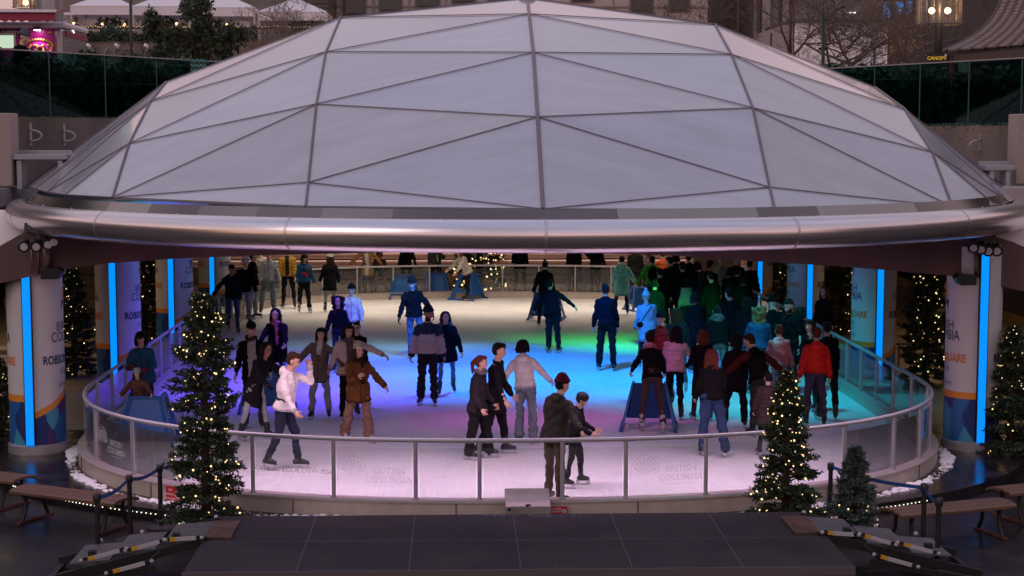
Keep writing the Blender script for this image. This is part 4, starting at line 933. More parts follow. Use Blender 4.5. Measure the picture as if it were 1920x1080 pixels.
gb = thing('grey_building', 'plain grey concrete block above the white wall', 'building', (27, 98, 5.3)); rect(1490, -150, 1660, 60, 98, 6, mat('grey_concrete', (.20, .165, .16), .85, noise=(.5, .2)), 'wall', gb)
rect(1568, -150, 1580, 50, 97.6, .4, M_STONEB, 'pilaster', gb); rect(1590, 22, 1606, 24, 97.5, .4, emis('white_lamp', (1, .95, 1), 1.6), 'lamp', gb)
wb = thing('white_building', 'low white walled building behind the bare trees', 'building', (24, 85, 5.3)); p = D(1487, 40, 85)
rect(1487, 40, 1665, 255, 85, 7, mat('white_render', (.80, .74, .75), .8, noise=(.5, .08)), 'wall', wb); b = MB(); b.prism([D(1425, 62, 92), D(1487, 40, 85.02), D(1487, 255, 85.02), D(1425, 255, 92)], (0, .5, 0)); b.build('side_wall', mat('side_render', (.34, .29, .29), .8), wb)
rect(1484, 36, 1668, 41, 84.7, 7.4, mat('coping', (.10, .08, .08), .8), 'coping', wb)
cb_ = thing('glass_building', 'dark building with blue lit windows behind the lamp post', 'building', (31, 100, 5.3)); rect(1655, -150, 2000, 262, 100, 6, mat('dark_facade', (.055, .042, .042), .7, noise=(.5, .4)), 'wall', cb_)
M_BLW = emis('blue_window', (.10, .33, .9), .75)
for x0, x1, y0, y1 in ((1656, 1670, 4, 32), (1682, 1694, 3, 26), (1700, 1710, 2, 26), (1730, 1740, 0, 20)): rect(x0, y0, x1, y1, 99.8, .2, M_BLW, 'window', cb_)
M_YL = [mat('gold_leaf', (.45, .24, .03), .6), mat('gold_leaf_dark', (.20, .11, .02), .6), mat('gold_leaf_pale', (.6, .36, .08), .6)]
# golden tree
def golden(px, py, Y, label):
    c = D(px, py, Y); t = thing('golden_tree', label, 'tree', (c.x, Y, 5.35)); b = MB(); cards(b, 2200, lambda: (c.x + random.gauss(0, .6), Y + random.gauss(0, .5), c.z + random.gauss(0, .6)), .05); b.build('crown', M_YL, t, normals=False)
    b = MB(); b.tube([(c.x, Y, 5.35), (c.x + .1, Y, c.z)], [.08, .03], 6); b.build('trunk', M_BARK, t)
golden(1682, 58, 70, 'small tree with golden leaves behind the bare trees')
# bare trees
M_TWIG = mat('bare_bark', (.105, .072, .056), .85, noise=(6, .2)); M_TWIG2 = mat('bare_bark_pale', (.17, .125, .095), .85, noise=(6, .2))
def bare_tree(px, py, Y, h, label, seed, spread=.55, m=M_TWIG, depth=6, r0=None, lean=0):
    rg = random.Random(seed); base = D(px, py, Y); base.z = 5.3; t = thing('bare_tree', label, 'tree', base, 0, 'leafless street trees'); trunk = MB(); br = MB()
    def grow(p, d, ln, r, k, mb):
        n = 3; pts = [p]; rs = [r]; c = p
        for i in range(n):
            d = (d + Vector((rg.uniform(-1, 1), rg.uniform(-1, 1), rg.uniform(-.5, .9))) * .16).normalized(); c = c + d * ln / n; pts.append(c); rs.append(max(.006, r * (1 - .4 * (i + 1) / n)))
        mb.tube(pts, rs, 6 if k < 2 else 4, cap=k < 2)
        if k >= depth: return
        nk = 3 if k < 4 else 2
        for j in range(nk + (1 if rg.random() < .4 else 0)):
            q = pts[rg.choice((1, 2, 3, 3))]; side = Vector((rg.uniform(-1, 1), rg.uniform(-1, 1), rg.uniform(-.15, .6))).normalized()
            grow(q, (d * (1 - spread) + side * spread * 1.25).normalized(), ln * rg.uniform(.62, .86), rs[-1] * rg.uniform(.55, .8), k + 1, br)
    grow(base, Vector((lean, 0, 1)).normalized(), h * .30, r0 or h * .018, 0, trunk)
    trunk.build('trunk', m, t, smooth=True); br.build('crown', m, t, smooth=True, normals=False)
bare_tree(508, 150, 46, 5.2, 'pale bare tree in front of the white tents left of the dome', 2, m=M_TWIG2, spread=.6)
bare_tree(600, 150, 60, 6.5, 'thin bare tree between the tents and the stone facade', 3)
bare_tree(440, 120, 52, 4.5, 'spindly bare tree just right of the pine', 12, spread=.65)
bare_tree(1262, 60, 80, 8, 'bare tree in front of the right end of the stone facade', 4)
bare_tree(1345, 100, 70, 8.5, 'dense bare tree in front of the brick block', 5, spread=.6)
bare_tree(1478, 120, 52, 7.5, 'bare tree at the left end of the white wall', 6, spread=.62)
bare_tree(1600, 120, 50, 6.5, 'bare tree in the middle of the white wall', 17, spread=.7)
bare_tree(1695, 130, 42, 5.6, 'largest pale bare tree left of the lamp post', 8, spread=.62, m=M_TWIG2, r0=.13)
bare_tree(1850, 100, 60, 7, 'bare tree behind the curved canopy roof', 9)
bare_tree(1560, 100, 62, 7.5, 'bare tree behind the black street pole', 10, spread=.65)
# pine left
def pine():
    c = D(375, 118, 39.5); t = thing('pine_tree', 'dark irregular pine in front of the tents left of the dome', 'tree', (c.x, 39.5, 5.35)); b = MB(); w = MB()
    w.tube([(c.x, 39.5, 5.35), (c.x + .05, 39.5, 7.2), (c.x - .1, 39.5, 9.0)], [.10, .07, .02], 7)
    clumps = [(375, 105, .45, .4), (375, 75, .45, .35), (372, 45, .33, .32), (358, 12, .24, .22), (382, 8, .22, .25), (385, 25, .30, .3), (352, 25, .20, .2), (395, 55, .35, .3), (400, 88, .45, .35), (425, 75, .38, .22), (425, 95, .45, .3), (432, 60, .22, .25), (300, 75, .36, .25), (310, 95, .5, .22), (290, 45, .18, .18), (285, 32, .10, .18), (335, 85, .45, .25), (340, 105, .4, .25), (415, 110, .4, .25), (445, 62, .25, .2), (288, 55, .18, .2), (325, 62, .3, .18), (300, 105, .3, .2)]
    for px, py, rx, rz in clumps:
        q = D(px, py, 39.5 + rnd(-.4, .4)); w.tube([(c.x, 39.5, max(5.6, q.z - .5)), q], [.04, .012], 5)
        for _ in range(55):
            e_ = q + Vector((random.gauss(0, rx * .43), random.gauss(0, .25), random.gauss(0, rz * .42))); d0 = Vector((rnd(-1, 1), rnd(-1, 1), rnd(-.2, 1.2))).normalized(); mi = random.choice((0, 0, 1, 2))
            for k in range(9):
                dd = (d0 + Vector((rnd(-1, 1), rnd(-1, 1), rnd(-1, 1))) * .7).normalized(); s_ = dd.cross(Vector((rnd(-1, 1), rnd(-1, 1), rnd(-1, 1)))).normalized() * .02
                b.add([e_ - s_, e_ + s_, e_ + dd * .13], [(0, 1, 2)], mi)
    w.build('trunk', M_BARK, t, smooth=True); b.build('crown', [mat('pine_needle', (.028, .055, .020), .6), mat('pine_needle_light', (.055, .085, .03), .6), mat('pine_needle_brown', (.05, .042, .018), .7)], t, normals=False)
pine()
# gallery wall with letters, hedge above it
aw = thing('gallery_wall', 'concrete planter wall lettered VANCOUVER ART GALLERY', 'wall', (-20, 55, 5.3)); rect(60, 78, 660, 170, 55, .6, M_WALLC, 'wall', aw); b = MB()
px_m = 3000 / 55.0; o = D(214, 99, 54.97); ex = Vector((1, 0, 0)); ez = Vector((0, 0, 1))
LT = (('VANCOUVER', 82), ('ART', 221), ('GALLERY', 335))
for t_, px in LT: put_text(b, t_, .58, D(px, 103, 54.97), ex, ez, bold=True)
b.build('lettering', mat('letter_pale', (.34, .29, .28), .6), aw); b2 = MB()
for t_, px in LT: put_text(b2, t_, .565, D(px, 103, 54.94), ex, ez)
b2.build('letter_face', mat('letter_dark', (.09, .07, .07), .6), aw)
zt = D(200, 80, 55).z; hx0 = D(90, 80, 55).x; hx1 = D(480, 80, 55).x
hedge([(hx0, 55.2), (hx1, 55.2)], zt, D(200, 56, 55).z, .8, 'dark hedge on top of the lettered concrete wall', 6500, .09, back=.1)
for k, px in enumerate((164, 217, 272)):
    p = D(px, 84, 54.8); t = thing('wall_spotlight', 'small pale spotlight above the wall letters, %s' % ('left one', 'middle one', 'right one by the pine')[k], 'spotlight', p, group='spotlights above the wall letters'); b = MB(); b.tube([p, p + Vector((.1, -.1, -.05))], .06, 8); b.build('lamp_head', M_WHT, t); b = MB(); b.bar(p + Vector((0, .2, .05)), p, .03, .03); b.build('arm', M_BLK, t)
# white tents
M_TENT = mat('tent_fabric', (.74, .68, .70), .7, noise=(.8, .05)); M_TENTS = mat('tent_inside', (.30, .26, .25), .8)
def tent(px0, px1, py_eave, py_top, Y, label):
    p = D(px0, py_eave, Y); q = D(px1, py_eave, Y); w = q.x - p.x; top = D((px0 + px1) / 2, py_top, Y + w / 2).z; c = Vector(((p.x + q.x) / 2, Y + w / 2, p.z)); t = thing('white_tent', label, 'tent', (c.x, c.y, 5.35), group='white peaked canopy tents')
    b = MB(); n = 14; rings = []
    for k in range(7):
        f = k / 6; s_ = (1 - f) ** 1.35 * w / 2 + .03; z = p.z + (top - p.z) * (f ** .9); rings.append([c.xy.to_3d() + Vector((s_ * a, s_ * d_, z)) for a, d_ in ((-1, -1), (0, -1), (1, -1), (1, 0), (1, 1), (0, 1), (-1, 1), (-1, 0))])
    b.loft(rings, cap=False); b.build('roof', M_TENT, t, smooth=False)
    b = MB(); vz = .32
    for (ax, ay), (bx, by) in (((-1, -1), (1, -1)), ((1, -1), (1, 1)), ((1, 1), (-1, 1)), ((-1, 1), (-1, -1))): b.bar(c + Vector((ax * w / 2, ay * w / 2, -vz / 2)), c + Vector((bx * w / 2, by * w / 2, -vz / 2)), .03, vz)
    b.build('valance', M_TENT, t)
    for ax, ay in ((-1, -1), (1, -1), (1, 1), (-1, 1)):
        b = MB(); b.tube([c + Vector((ax * w * .49, ay * w * .49, 0)), Vector((c.x + ax * w * .49, c.y + ay * w * .49, 5.35))], .04, 6); b.build('leg', mat('tent_pole', (.5, .47, .48), .4, metal=.4), t)
tent(132, 246, 11, -16, 60, 'leftmost white peaked tent above the hedge'); tent(248, 358, 12, -16, 60, 'white peaked tent in the middle above the pine'); tent(352, 478, 14, -14, 60, 'white peaked tent right of the pine'); tent(484, 612, 22, -8, 60, 'white peaked tent nearest the stone facade')
# tent interior wall, table rail and lamps
iw = thing('terrace_backdrop', 'pale panelled partition with dark posts inside the tents', 'partition', (-16, 66, 5.35)); rect(120, 26, 470, 66, 66, .15, mat('partition', (.38, .31, .30), .8, noise=(.6, .1)), 'panel', iw)
rect(120, 24, 470, 28, 65.8, .1, M_TENT, 'header', iw)
for px in (142, 190, 237, 268, 330, 352, 410): rect(px - 2.5, 26, px + 2.5, 66, 65.7, .1, M_DARKW, 'post', iw)
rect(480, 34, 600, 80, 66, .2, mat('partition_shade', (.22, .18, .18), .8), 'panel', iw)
M_FLAME = emis('lamp_bulb', (1, .55, .22), 4.5)
for k, px in enumerate((138, 192, 233, 292, 331, 425)):
    p = D(px, 43 + (k % 3) * 1.5, 64.5); t = thing('wall_lamp', 'small warm globe lamp inside the tents, %s' % ('leftmost', 'second from left', 'third from left', 'just left of the pine top', 'just right of the pine top', 'rightmost')[k], 'lamp', p, group='warm lamps inside the tents'); b = MB(); b.ell(p, .055, n=8, k=6); b.build('globe', M_FLAME, t); b = MB(); b.bar(p, p + Vector((0, 1, .02)), .03, .03); b.build('arm', M_BLK, t)
fr = thing('terrace_railing', 'dark terrace railing draped with tiny warm lights above the hedge', 'railing', (-16, 58, 5.35)); rect(120, 50, 640, 54, 58, .1, M_BLK, 'rail', fr); b = MB()
for k in range(130): p = D(124 + k * 3.9 + rnd(-1, 1), 50 + rnd(-1.2, 1.5), 57.9); b.ell(p, .017, n=5, k=4)
b.build('light_string', emis('tiny_bulb', (1, .62, .30), 1.0), fr)['kind'] = 'stuff'
M_PLNT = M_HEDGE
for k, (px, py) in enumerate(((212, 45), (298, 45), (310, 48), (565, 50))):
    c = D(px, py, 61); t = thing('potted_plant', 'dark leafy plant on the tent terrace, %s' % ('left one', 'middle one', 'the one hidden by the pine', 'right one under the last tent')[k], 'plant', c, group='plants on the tent terrace'); b = MB(); cards(b, 160, lambda: (c.x + random.gauss(0, .25), 61 + random.gauss(0, .2), c.z + random.gauss(0, .18)), .12); b.build('foliage', M_PLNT, t, normals=False); b = MB(); b.lathe([(.1, -.55), (.14, -.25)], c, 10); b.build('pot', M_DARKW, t)
# poles
def pole(px, py0, py1, Y, r, label, extra=None):
    p = D(px, py1, Y); q = D(px, py0, Y); t = thing('street_pole', label, 'pole', (p.x, Y, 5.35)); b = MB(); b.tube([Vector((p.x, Y, 5.35)), q], r, 8); b.build('shaft', M_BLK, t, smooth=True)
    if extra: extra(t, p, q)
pole(244, -60, 56, 48, .045, 'thin black pole in front of the white tents'); pole(370, -60, 20, 52, .035, 'thin black pole behind the top of the pine')
def arm_(t, p, q):
    b = MB(); c = q - Vector((0, 0, 1.1 * .2)); b.tube([c, c + Vector((.35, 0, .35)), c + Vector((.6, 0, .42))], .02, 5); b.build('arm', M_BLK, t)
    b = MB(); b.bar(q + Vector((-.12, 0, -.95)), q + Vector((.14, 0, -.95)), .05, .08); b.build('bracket', M_BLK, t); b = MB(); b.tube([q, q + Vector((0, 0, 1.4))], .012, 5); b.build('antenna', M_BLK, t)
pole(1544, 26, 124, 44, .05, 'black street pole with side arm in front of the white wall', arm_)
pole(1446, 62, 85, 60, .04, 'short black pole behind the right slope of the dome')
pole(1640, 90, 125, 48, .04, 'thin black pole left of the CANOPY sign')
# cylinder street lamps
def lamp(px, py_bot, py_top, Y, wpx, label, xs):
    b0 = D(px, py_bot, Y); b1 = D(px, py_top, Y); rad = wpx / 2 * Y / 3000; t = thing('street_lamp', label, 'street lamp', (b0.x, Y, 5.35), group='cylinder street lamps')
    b = MB(); b.tube([Vector((b0.x, Y, 5.35)), Vector((b0.x, Y, b1.z + .5))], .095, 12); b.build('post', M_BLK, t, smooth=True)
    b = MB(); n = 36; zs = (b0.z, b1.z)
    b.add([(b0.x + rad * math.cos(2 * math.pi * j / n), Y + rad * math.sin(2 * math.pi * j / n), z) for z in zs for j in range(n)], [(j, (j + 1) % n, n + (j + 1) % n, n + j) for j in range(n)]); b.build('shade', glassmat('lamp_glass', (.90, .78, .64), .22, dirt=.10), t, smooth=True)
    b = MB(); b.tube([(b0.x + rad * math.cos(2 * math.pi * j / n), Y + rad * math.sin(2 * math.pi * j / n), b0.z) for j in range(n)], .015, 5, closed=True); b.build('shade_rim', M_ALU, t)
    b = MB()
    for j in range(18): a = 2 * math.pi * j / 18; b.tube([(b0.x + rad * .97 * math.cos(a), Y + rad * .97 * math.sin(a), z) for z in zs], .008, 4)
    b.build('rib', M_ALU, t)
    pl_ = bpy.data.lights.new('lamp_glow', 'POINT'); po = bpy.data.objects.new('lamp_glow', pl_); S.collection.objects.link(po); po.location = (b0.x, Y - rad * .55, b0.z + .45); pl_.energy = 22; pl_.color = (1, .62, .28); pl_.shadow_soft_size = .06
    for k, (px_, py_) in enumerate(xs):
        p = D(px_, py_, Y - .25); b = MB(); b.ell(p, .075, n=12, k=8); b.build('bulb', emis('globe_bulb', (1, .78, .46), 5), t, smooth=True); b = MB(); b.bar(p + Vector((0, 0, .0)), (b0.x, Y, p.z), .02, .02); b.build('bulb_arm', M_BLK, t)
lamp(1760, 46, -40, 36, 84, 'black street lamp with clear cylinder shade and two glowing globes on the right', [(1747, 20), (1777, 20), (1747, -18), (1777, -18)])
lamp(62, 14, -60, 44, 72, 'cylinder street lamp behind the food truck roof', [(48, 5), (84, 2)])
# canopy pavilion
cp = thing('canopy_pavilion', 'dark pavilion with swooping ribbed metal roof at the right edge', 'pavilion', (13, 42, 5.35)); b = MB(); rb2 = MB(); M_RF = mat('ribbed_roof', (.26, .20, .18), .5, metal=.2, noise=(1, .1))
prof = [(1768, 99), (1800, 86), (1830, 68), (1855, 45), (1872, 18), (1884, -12), (1892, -50), (1896, -100)]; far = [(2060, 72), (2060, 50), (2062, 26), (2064, 0), (2066, -25), (2068, -55), (2070, -80), (2072, -120)]
prof = [tuple(prof[min(i, 6)][c] * (1 - t) + prof[min(i, 6) + 1][c] * t + 0 for c in (0, 1)) for i in range(7) for t in (0, .25, .5, .75)] + [prof[-1]]
far = [tuple(far[i][c] * (1 - t) + far[i + 1][c] * t for c in (0, 1)) for i in range(7) for t in (0, .25, .5, .75)] + [far[-1]]
for _ in range(3): prof = [prof[0]] + [tuple((prof[i - 1][c] + 2 * prof[i][c] + prof[i + 1][c]) / 4 for c in (0, 1)) for i in range(1, len(prof) - 1)] + [prof[-1]]
rows = [[D(a[0] + (c[0] - a[0]) * k / 12, a[1] + (c[1] - a[1]) * (k / 12) ** 1.25, 42 - 3.0 * k / 12) for k in range(13)] for a, c in zip(prof, far)]
for i in range(len(rows) - 1):
    for k in range(12): b.add([rows[i][k], rows[i][k + 1], rows[i + 1][k + 1], rows[i + 1][k]], [(0, 1, 2, 3)])
ro = b.build('roof', M_RF, cp, smooth=True); sm = ro.modifiers.new('solid', 'SOLIDIFY'); sm.thickness = .1
for k in range(0, 13): rb2.tube([rows[i][k] + Vector((-.05, -.10, .02)) for i in range(len(rows))], .05, 4)
rb2.build('seam', mat('roof_seam', (.10, .07, .07), .6), cp)
b = MB(); b.prism([D(1768, 101, 42), D(2060, 74, 39), D(2060, 84, 39), D(1768, 106, 42)], (0, .3, 0)); b.build('eave', M_DARKW, cp)
b = MB(); b.prism([D(1775, 105, 42.3), D(2050, 84, 39.3), D(2050, 240, 39.3), D(1775, 240, 42.3)], (0, .3, 0)); b.build('wall', M_DARKW, cp)
for k in range(7):
    p = D(1785 + k * 33, 105 - k * 3.1, 42 - k * .35); b = MB(); b.box((p.x, p.y - .1, p.z - .5), (.12, .12, 1.1)); b.build('post', mat('timber_post', (.075, .05, .045), .7), cp)
b = MB(); b.bar(D(1790, 112, 41.6), D(2040, 92, 38.8), .08, .25); b.build('lintel', MC['timber_post'], cp)
# CANOPY sign
p = D(1756, 112, 35.0); t = thing('canopy_sign', 'small black sign with yellow CANOPY lettering on the right', 'sign', p); b = MB(); b.box(p, (.42, .03, .30)); b.build('panel', M_BLK, t); b = MB(); put_text(b, 'CANOPY', .105, p + Vector((0, -.02, .03)), (1, 0, 0), (0, 0, 1), bold=True); b.build('lettering', mat('sign_yellow', (.75, .48, .03), .5, emit=(.75, .48, .03), estr=.25), t)
b = MB(); b.box(p + Vector((.19, -.02, .10)), (.04, .02, .04)); b.build('badge', M_WHT, t); b = MB(); b.bar(p + Vector((0, 0, -.1)), (p.x, p.y, 5.35), .05, .05); b.build('post', M_BLK, t)
# food truck
Y = 38.0; tk = thing('food_truck', 'magenta food truck with striped maroon awning and cuisine sign', 'food truck', (D(40, 100, Y).x, Y, 5.35)); mp = mat('truck_magenta', (.42, .012, .20), .35); mwht = mat('truck_white', (.68, .62, .66), .4); ms = mat('truck_steel', (.45, .43, .46), .3, metal=.8)
pr = D(104, 53, Y); pl = D(-180, 53, Y); zt_ = pr.z; zr = D(100, 41, Y).z
b = MB(); b.box(((pl.x + pr.x) / 2, Y + 1.1, (5.7 + zt_) / 2), (pr.x - pl.x, 2.2, zt_ - 5.7)); b.build('body', mp, tk)
b = MB(); b.box(((pl.x + pr.x) / 2 + .1, Y + 1.1, (zr + zt_) / 2), (pr.x - pl.x + .32, 2.36, zr - zt_)); b.build('roof_band', mwht, tk, bevel=.06)
b = MB(); b.box((pr.x + .09, Y + .02, (5.7 + zt_) / 2), (.2, .2, zt_ - 5.7)); b.build('corner_post', ms, tk, bevel=.06)
b = MB(); b.box((pr.x + .16, Y + 1.15, (5.7 + zt_) / 2), (.06, 2.1, zt_ - 5.72))
for k in range(24): b.box((pr.x + .20, Y + 1.15, 5.8 + k * .085), (.03, 2.08, .03))
b.build('end_panel', ms, tk)
b = MB(); b.box((pr.x + .215, Y + 1.15, zt_ - .12), (.03, 2.1, .12)); b.build('end_band', mat('band_red', (.30, .02, .05), .5), tk)
mrn = mat('awning_maroon', (.24, .018, .045), .7); a0 = D(-180, 41, 36.9); a1 = D(104, 41, 36.9); ztop = D(0, 17, 37.9).z; b = MB(); n = 36; vs = []
for i in range(n + 1):
    x = a0.x + (a1.x - a0.x) * i / n; vs += [(x, 37.9, ztop), (x, 36.9, a0.z + .22), (x, 36.88, a0.z + .02 * math.sin(i * math.pi * 1.0) + (.045 if i % 2 else -.0))]
b.add(vs, [(3 * i + k, 3 * i + 3 + k, 3 * i + 4 + k, 3 * i + 1 + k) for i in range(n) for k in range(2)]); ao = b.build('awning', mrn, tk); so = ao.modifiers.new('solid', 'SOLIDIFY'); so.thickness = .02
b = MB(); b.box(((a0.x + a1.x) / 2, 36.87, a0.z + .25), (a1.x - a0.x + .06, .06, .06)); b.build('awning_bar', M_WHT, tk)
for k in range(3):
    b = MB(); zz = a0.z + .02; b.box((a1.x - 1.05 * k - .02 * k, 36.9, zz - .1), (.04, .02, .02)); b.build('awning_clip', ms, tk)
b = MB(); c = D(72, 24, 40.5); b.lathe([(.28, -.35), (.33, .38), (.33, .42)], D(112, 22, 40.0) - Vector((.25, 0, .05)), 20); b.build('roof_vent', ms, tk, smooth=True, sharp=40)
sp = D(12, 59.5, Y - .03); b = MB(); b.box((sp.x - .1, Y - .02, sp.z), (1.15, .03, .085)); so_ = b.build('sign_board', M_BLK, tk, bevel=.02); b = MB(); put_text(b, 'cuisine', .10, D(22, 59.5, Y - .05), (1.75, 0, 0), (0, 0, 1), bold=True); b.build('lettering', M_WHT, so_)
w0 = D(-60, 90, Y); w1 = D(27, 66, Y); b = MB(); b.box(((w0.x + w1.x) / 2, Y - .01, (w0.z + w1.z) / 2), (w1.x - w0.x, .04, w1.z - w0.z)); b.build('serving_window', emis('lit_hatch', (.75, .95, .70), .75), tk); b = MB(); b.box(((w0.x + w1.x) / 2, Y - .03, w1.z + .02), (w1.x - w0.x + .1, .08, .05)); b.box((w1.x + .02, Y - .03, (w0.z + w1.z) / 2), (.05, .06, w1.z - w0.z)); b.build('window_frame', ms, tk)
lp = D(70, 53, Y - .15); b = MB(); b.box(lp, (.17, .14, .08)); b.build('lamp_housing', mat('lamp_box', (.16, .12, .11), .5), tk)
b = MB(); b.box(lp - Vector((0, 0, .045)), (.13, .10, .01)); b.build('lamp_lens', emis('lamp_white', (1, .85, 1), 20), tk)
LIGHTS.append(spot('truck_lamp', lp - Vector((0, .02, .06)), lp + Vector((0, .22, -1)), 40, (1, .72, 1), 75, .8, .03))
b = MB()
g0 = D(72, 86, Y - .02); 
for k in range(15):
    a = math.pi * (.05 + .9 * k / 14); q = g0 + Vector((.34 * math.cos(a), 0, .17 * math.sin(a) - .02)); b.ell(q, (.035, .012, .028), n=7, k=5)
for k in range(22): b.ell(g0 + Vector((rnd(-.28, .36), 0, rnd(-.16, .06))), (rnd(.02, .05), .012, rnd(.015, .035)), n=7, k=5)
b.build('gold_ornament', mat('gold_paint', (.65, .38, .08), .4), tk, smooth=True)
b = MB(); b.ell(D(95, 61, Y - .02), (.05, .012, .02)); b.build('gold_mark', MC['gold_paint'], tk)
b = MB(); q = D(135, 61, Y + .9); b.ell(q, (.06, .06, .05)); b.build('end_lamp', emis('lamp_cool', (.9, .95, 1), 3), tk)
for x in (pl.x + .8, pr.x - .7):
    b = MB(); b.tube([(x, Y + .0, 5.62), (x, Y + .22, 5.62)], .27, 20); b.build('wheel', M_BLK, tk, smooth=True, sharp=40)
# ================================================================== PEOPLE
def remeshed(name, mb, mats, voxel, smooth=3, post=None, parent=None, keep=None):
    me = mb.mesh('tmp', [], False, None, False); o = bpy.data.objects.new('tmp', me); S.collection.objects.link(o)
    m = o.modifiers.new('r', 'REMESH'); m.mode = 'VOXEL'; m.voxel_size = voxel; m.use_smooth_shade = True
    if smooth: s_ = o.modifiers.new('s', 'SMOOTH'); s_.factor = .5; s_.iterations = smooth
    dg = bpy.context.evaluated_depsgraph_get(); ev = o.evaluated_get(dg); nm_ = bpy.data.meshes.new_from_object(ev, depsgraph=dg)
    bpy.data.objects.remove(o); bpy.data.meshes.remove(me); me = nm_; me.name = name
    n = len(me.vertices); co = np.empty(n * 3, np.float32); me.vertices.foreach_get('co', co); co = co.reshape(n, 3)
    no = np.empty(n * 3, np.float32); me.vertices.foreach_get('normal', no); no = no.reshape(n, 3); fm = None
    if post:
        co2, fm = post(co.copy(), no); me.vertices.foreach_set('co', co2.astype(np.float32).ravel()); co = co2
    me.materials.clear()
    for m_ in mats: me.materials.append(m_)
    if fm is not None and len(me.polygons):
        c = np.empty(len(me.polygons) * 3, np.float32); me.polygons.foreach_get('center', c)
        vi = np.empty(len(me.loops), np.int32); me.loops.foreach_get('vertex_index', vi); ls = np.empty(len(me.polygons), np.int32); me.polygons.foreach_get('loop_start', ls)
        me.polygons.foreach_set('material_index', fm[vi[ls]].astype(np.int32))
    if keep and keep.v:                                   # crisp details joined into the same mesh
        b = bmesh.new(); b.from_mesh(me); off = len(me.materials)
        vs = [b.verts.new(v) for v in keep.v]
        for f, mi in zip(keep.f, keep.m):
            try: fc = b.faces.new([vs[i] for i in f]); fc.material_index = mi; fc.smooth = True
            except ValueError: pass
        bmesh.ops.recalc_face_normals(b, faces=b.faces); b.to_mesh(me); b.free()
    me.polygons.foreach_set('use_smooth', [True] * len(me.polygons)); me.update()
    o = bpy.data.objects.new(name, me); S.collection.objects.link(o); o.parent = parent; return o
def folds(co, no, amp, seed, f=1.0):
    rs = np.random.RandomState(seed); d = np.zeros(len(co))
    for k in range(7):
        w = rs.normal(size=3) * np.array([14, 14, 22]) * f * rs.uniform(.6, 1.6); d += np.sin(co @ w + rs.uniform(0, 6.28) + 1.5 * np.sin(co @ (w[::-1] * .4)))
    return co + no * (d * amp / 2.6)[:, None]
SKIN = {'l': (.60, .36, .27), 'm': (.38, .21, .14), 'd': (.20, .105, .065)}
HAIRC = {'black': (.010, .008, .009), 'brown': (.045, .022, .012), 'red': (.12, .032, .02), 'blond': (.20, .13, .06)}
def cloth(col, rough=.8, kind='cloth'):
    nm_ = '%s_%02x%02x%02x' % (kind, *[int(255 * min(1, c) ** .45) for c in col])
    return mat(nm_, col, rough, spec=.03 if kind == 'cloth' else .15, noise=(7 if kind != 'denim' else 3.5, .16 if kind != 'denim' else .34), bump=(16, .55))
M_BOOT = mat('skate_boot', (.012, .012, .014), .35, spec=.5); M_BOOTW = mat('skate_pale', (.40, .39, .42), .5); M_BLADE = mat('skate_blade', (.55, .55, .58), .25, metal=.9)
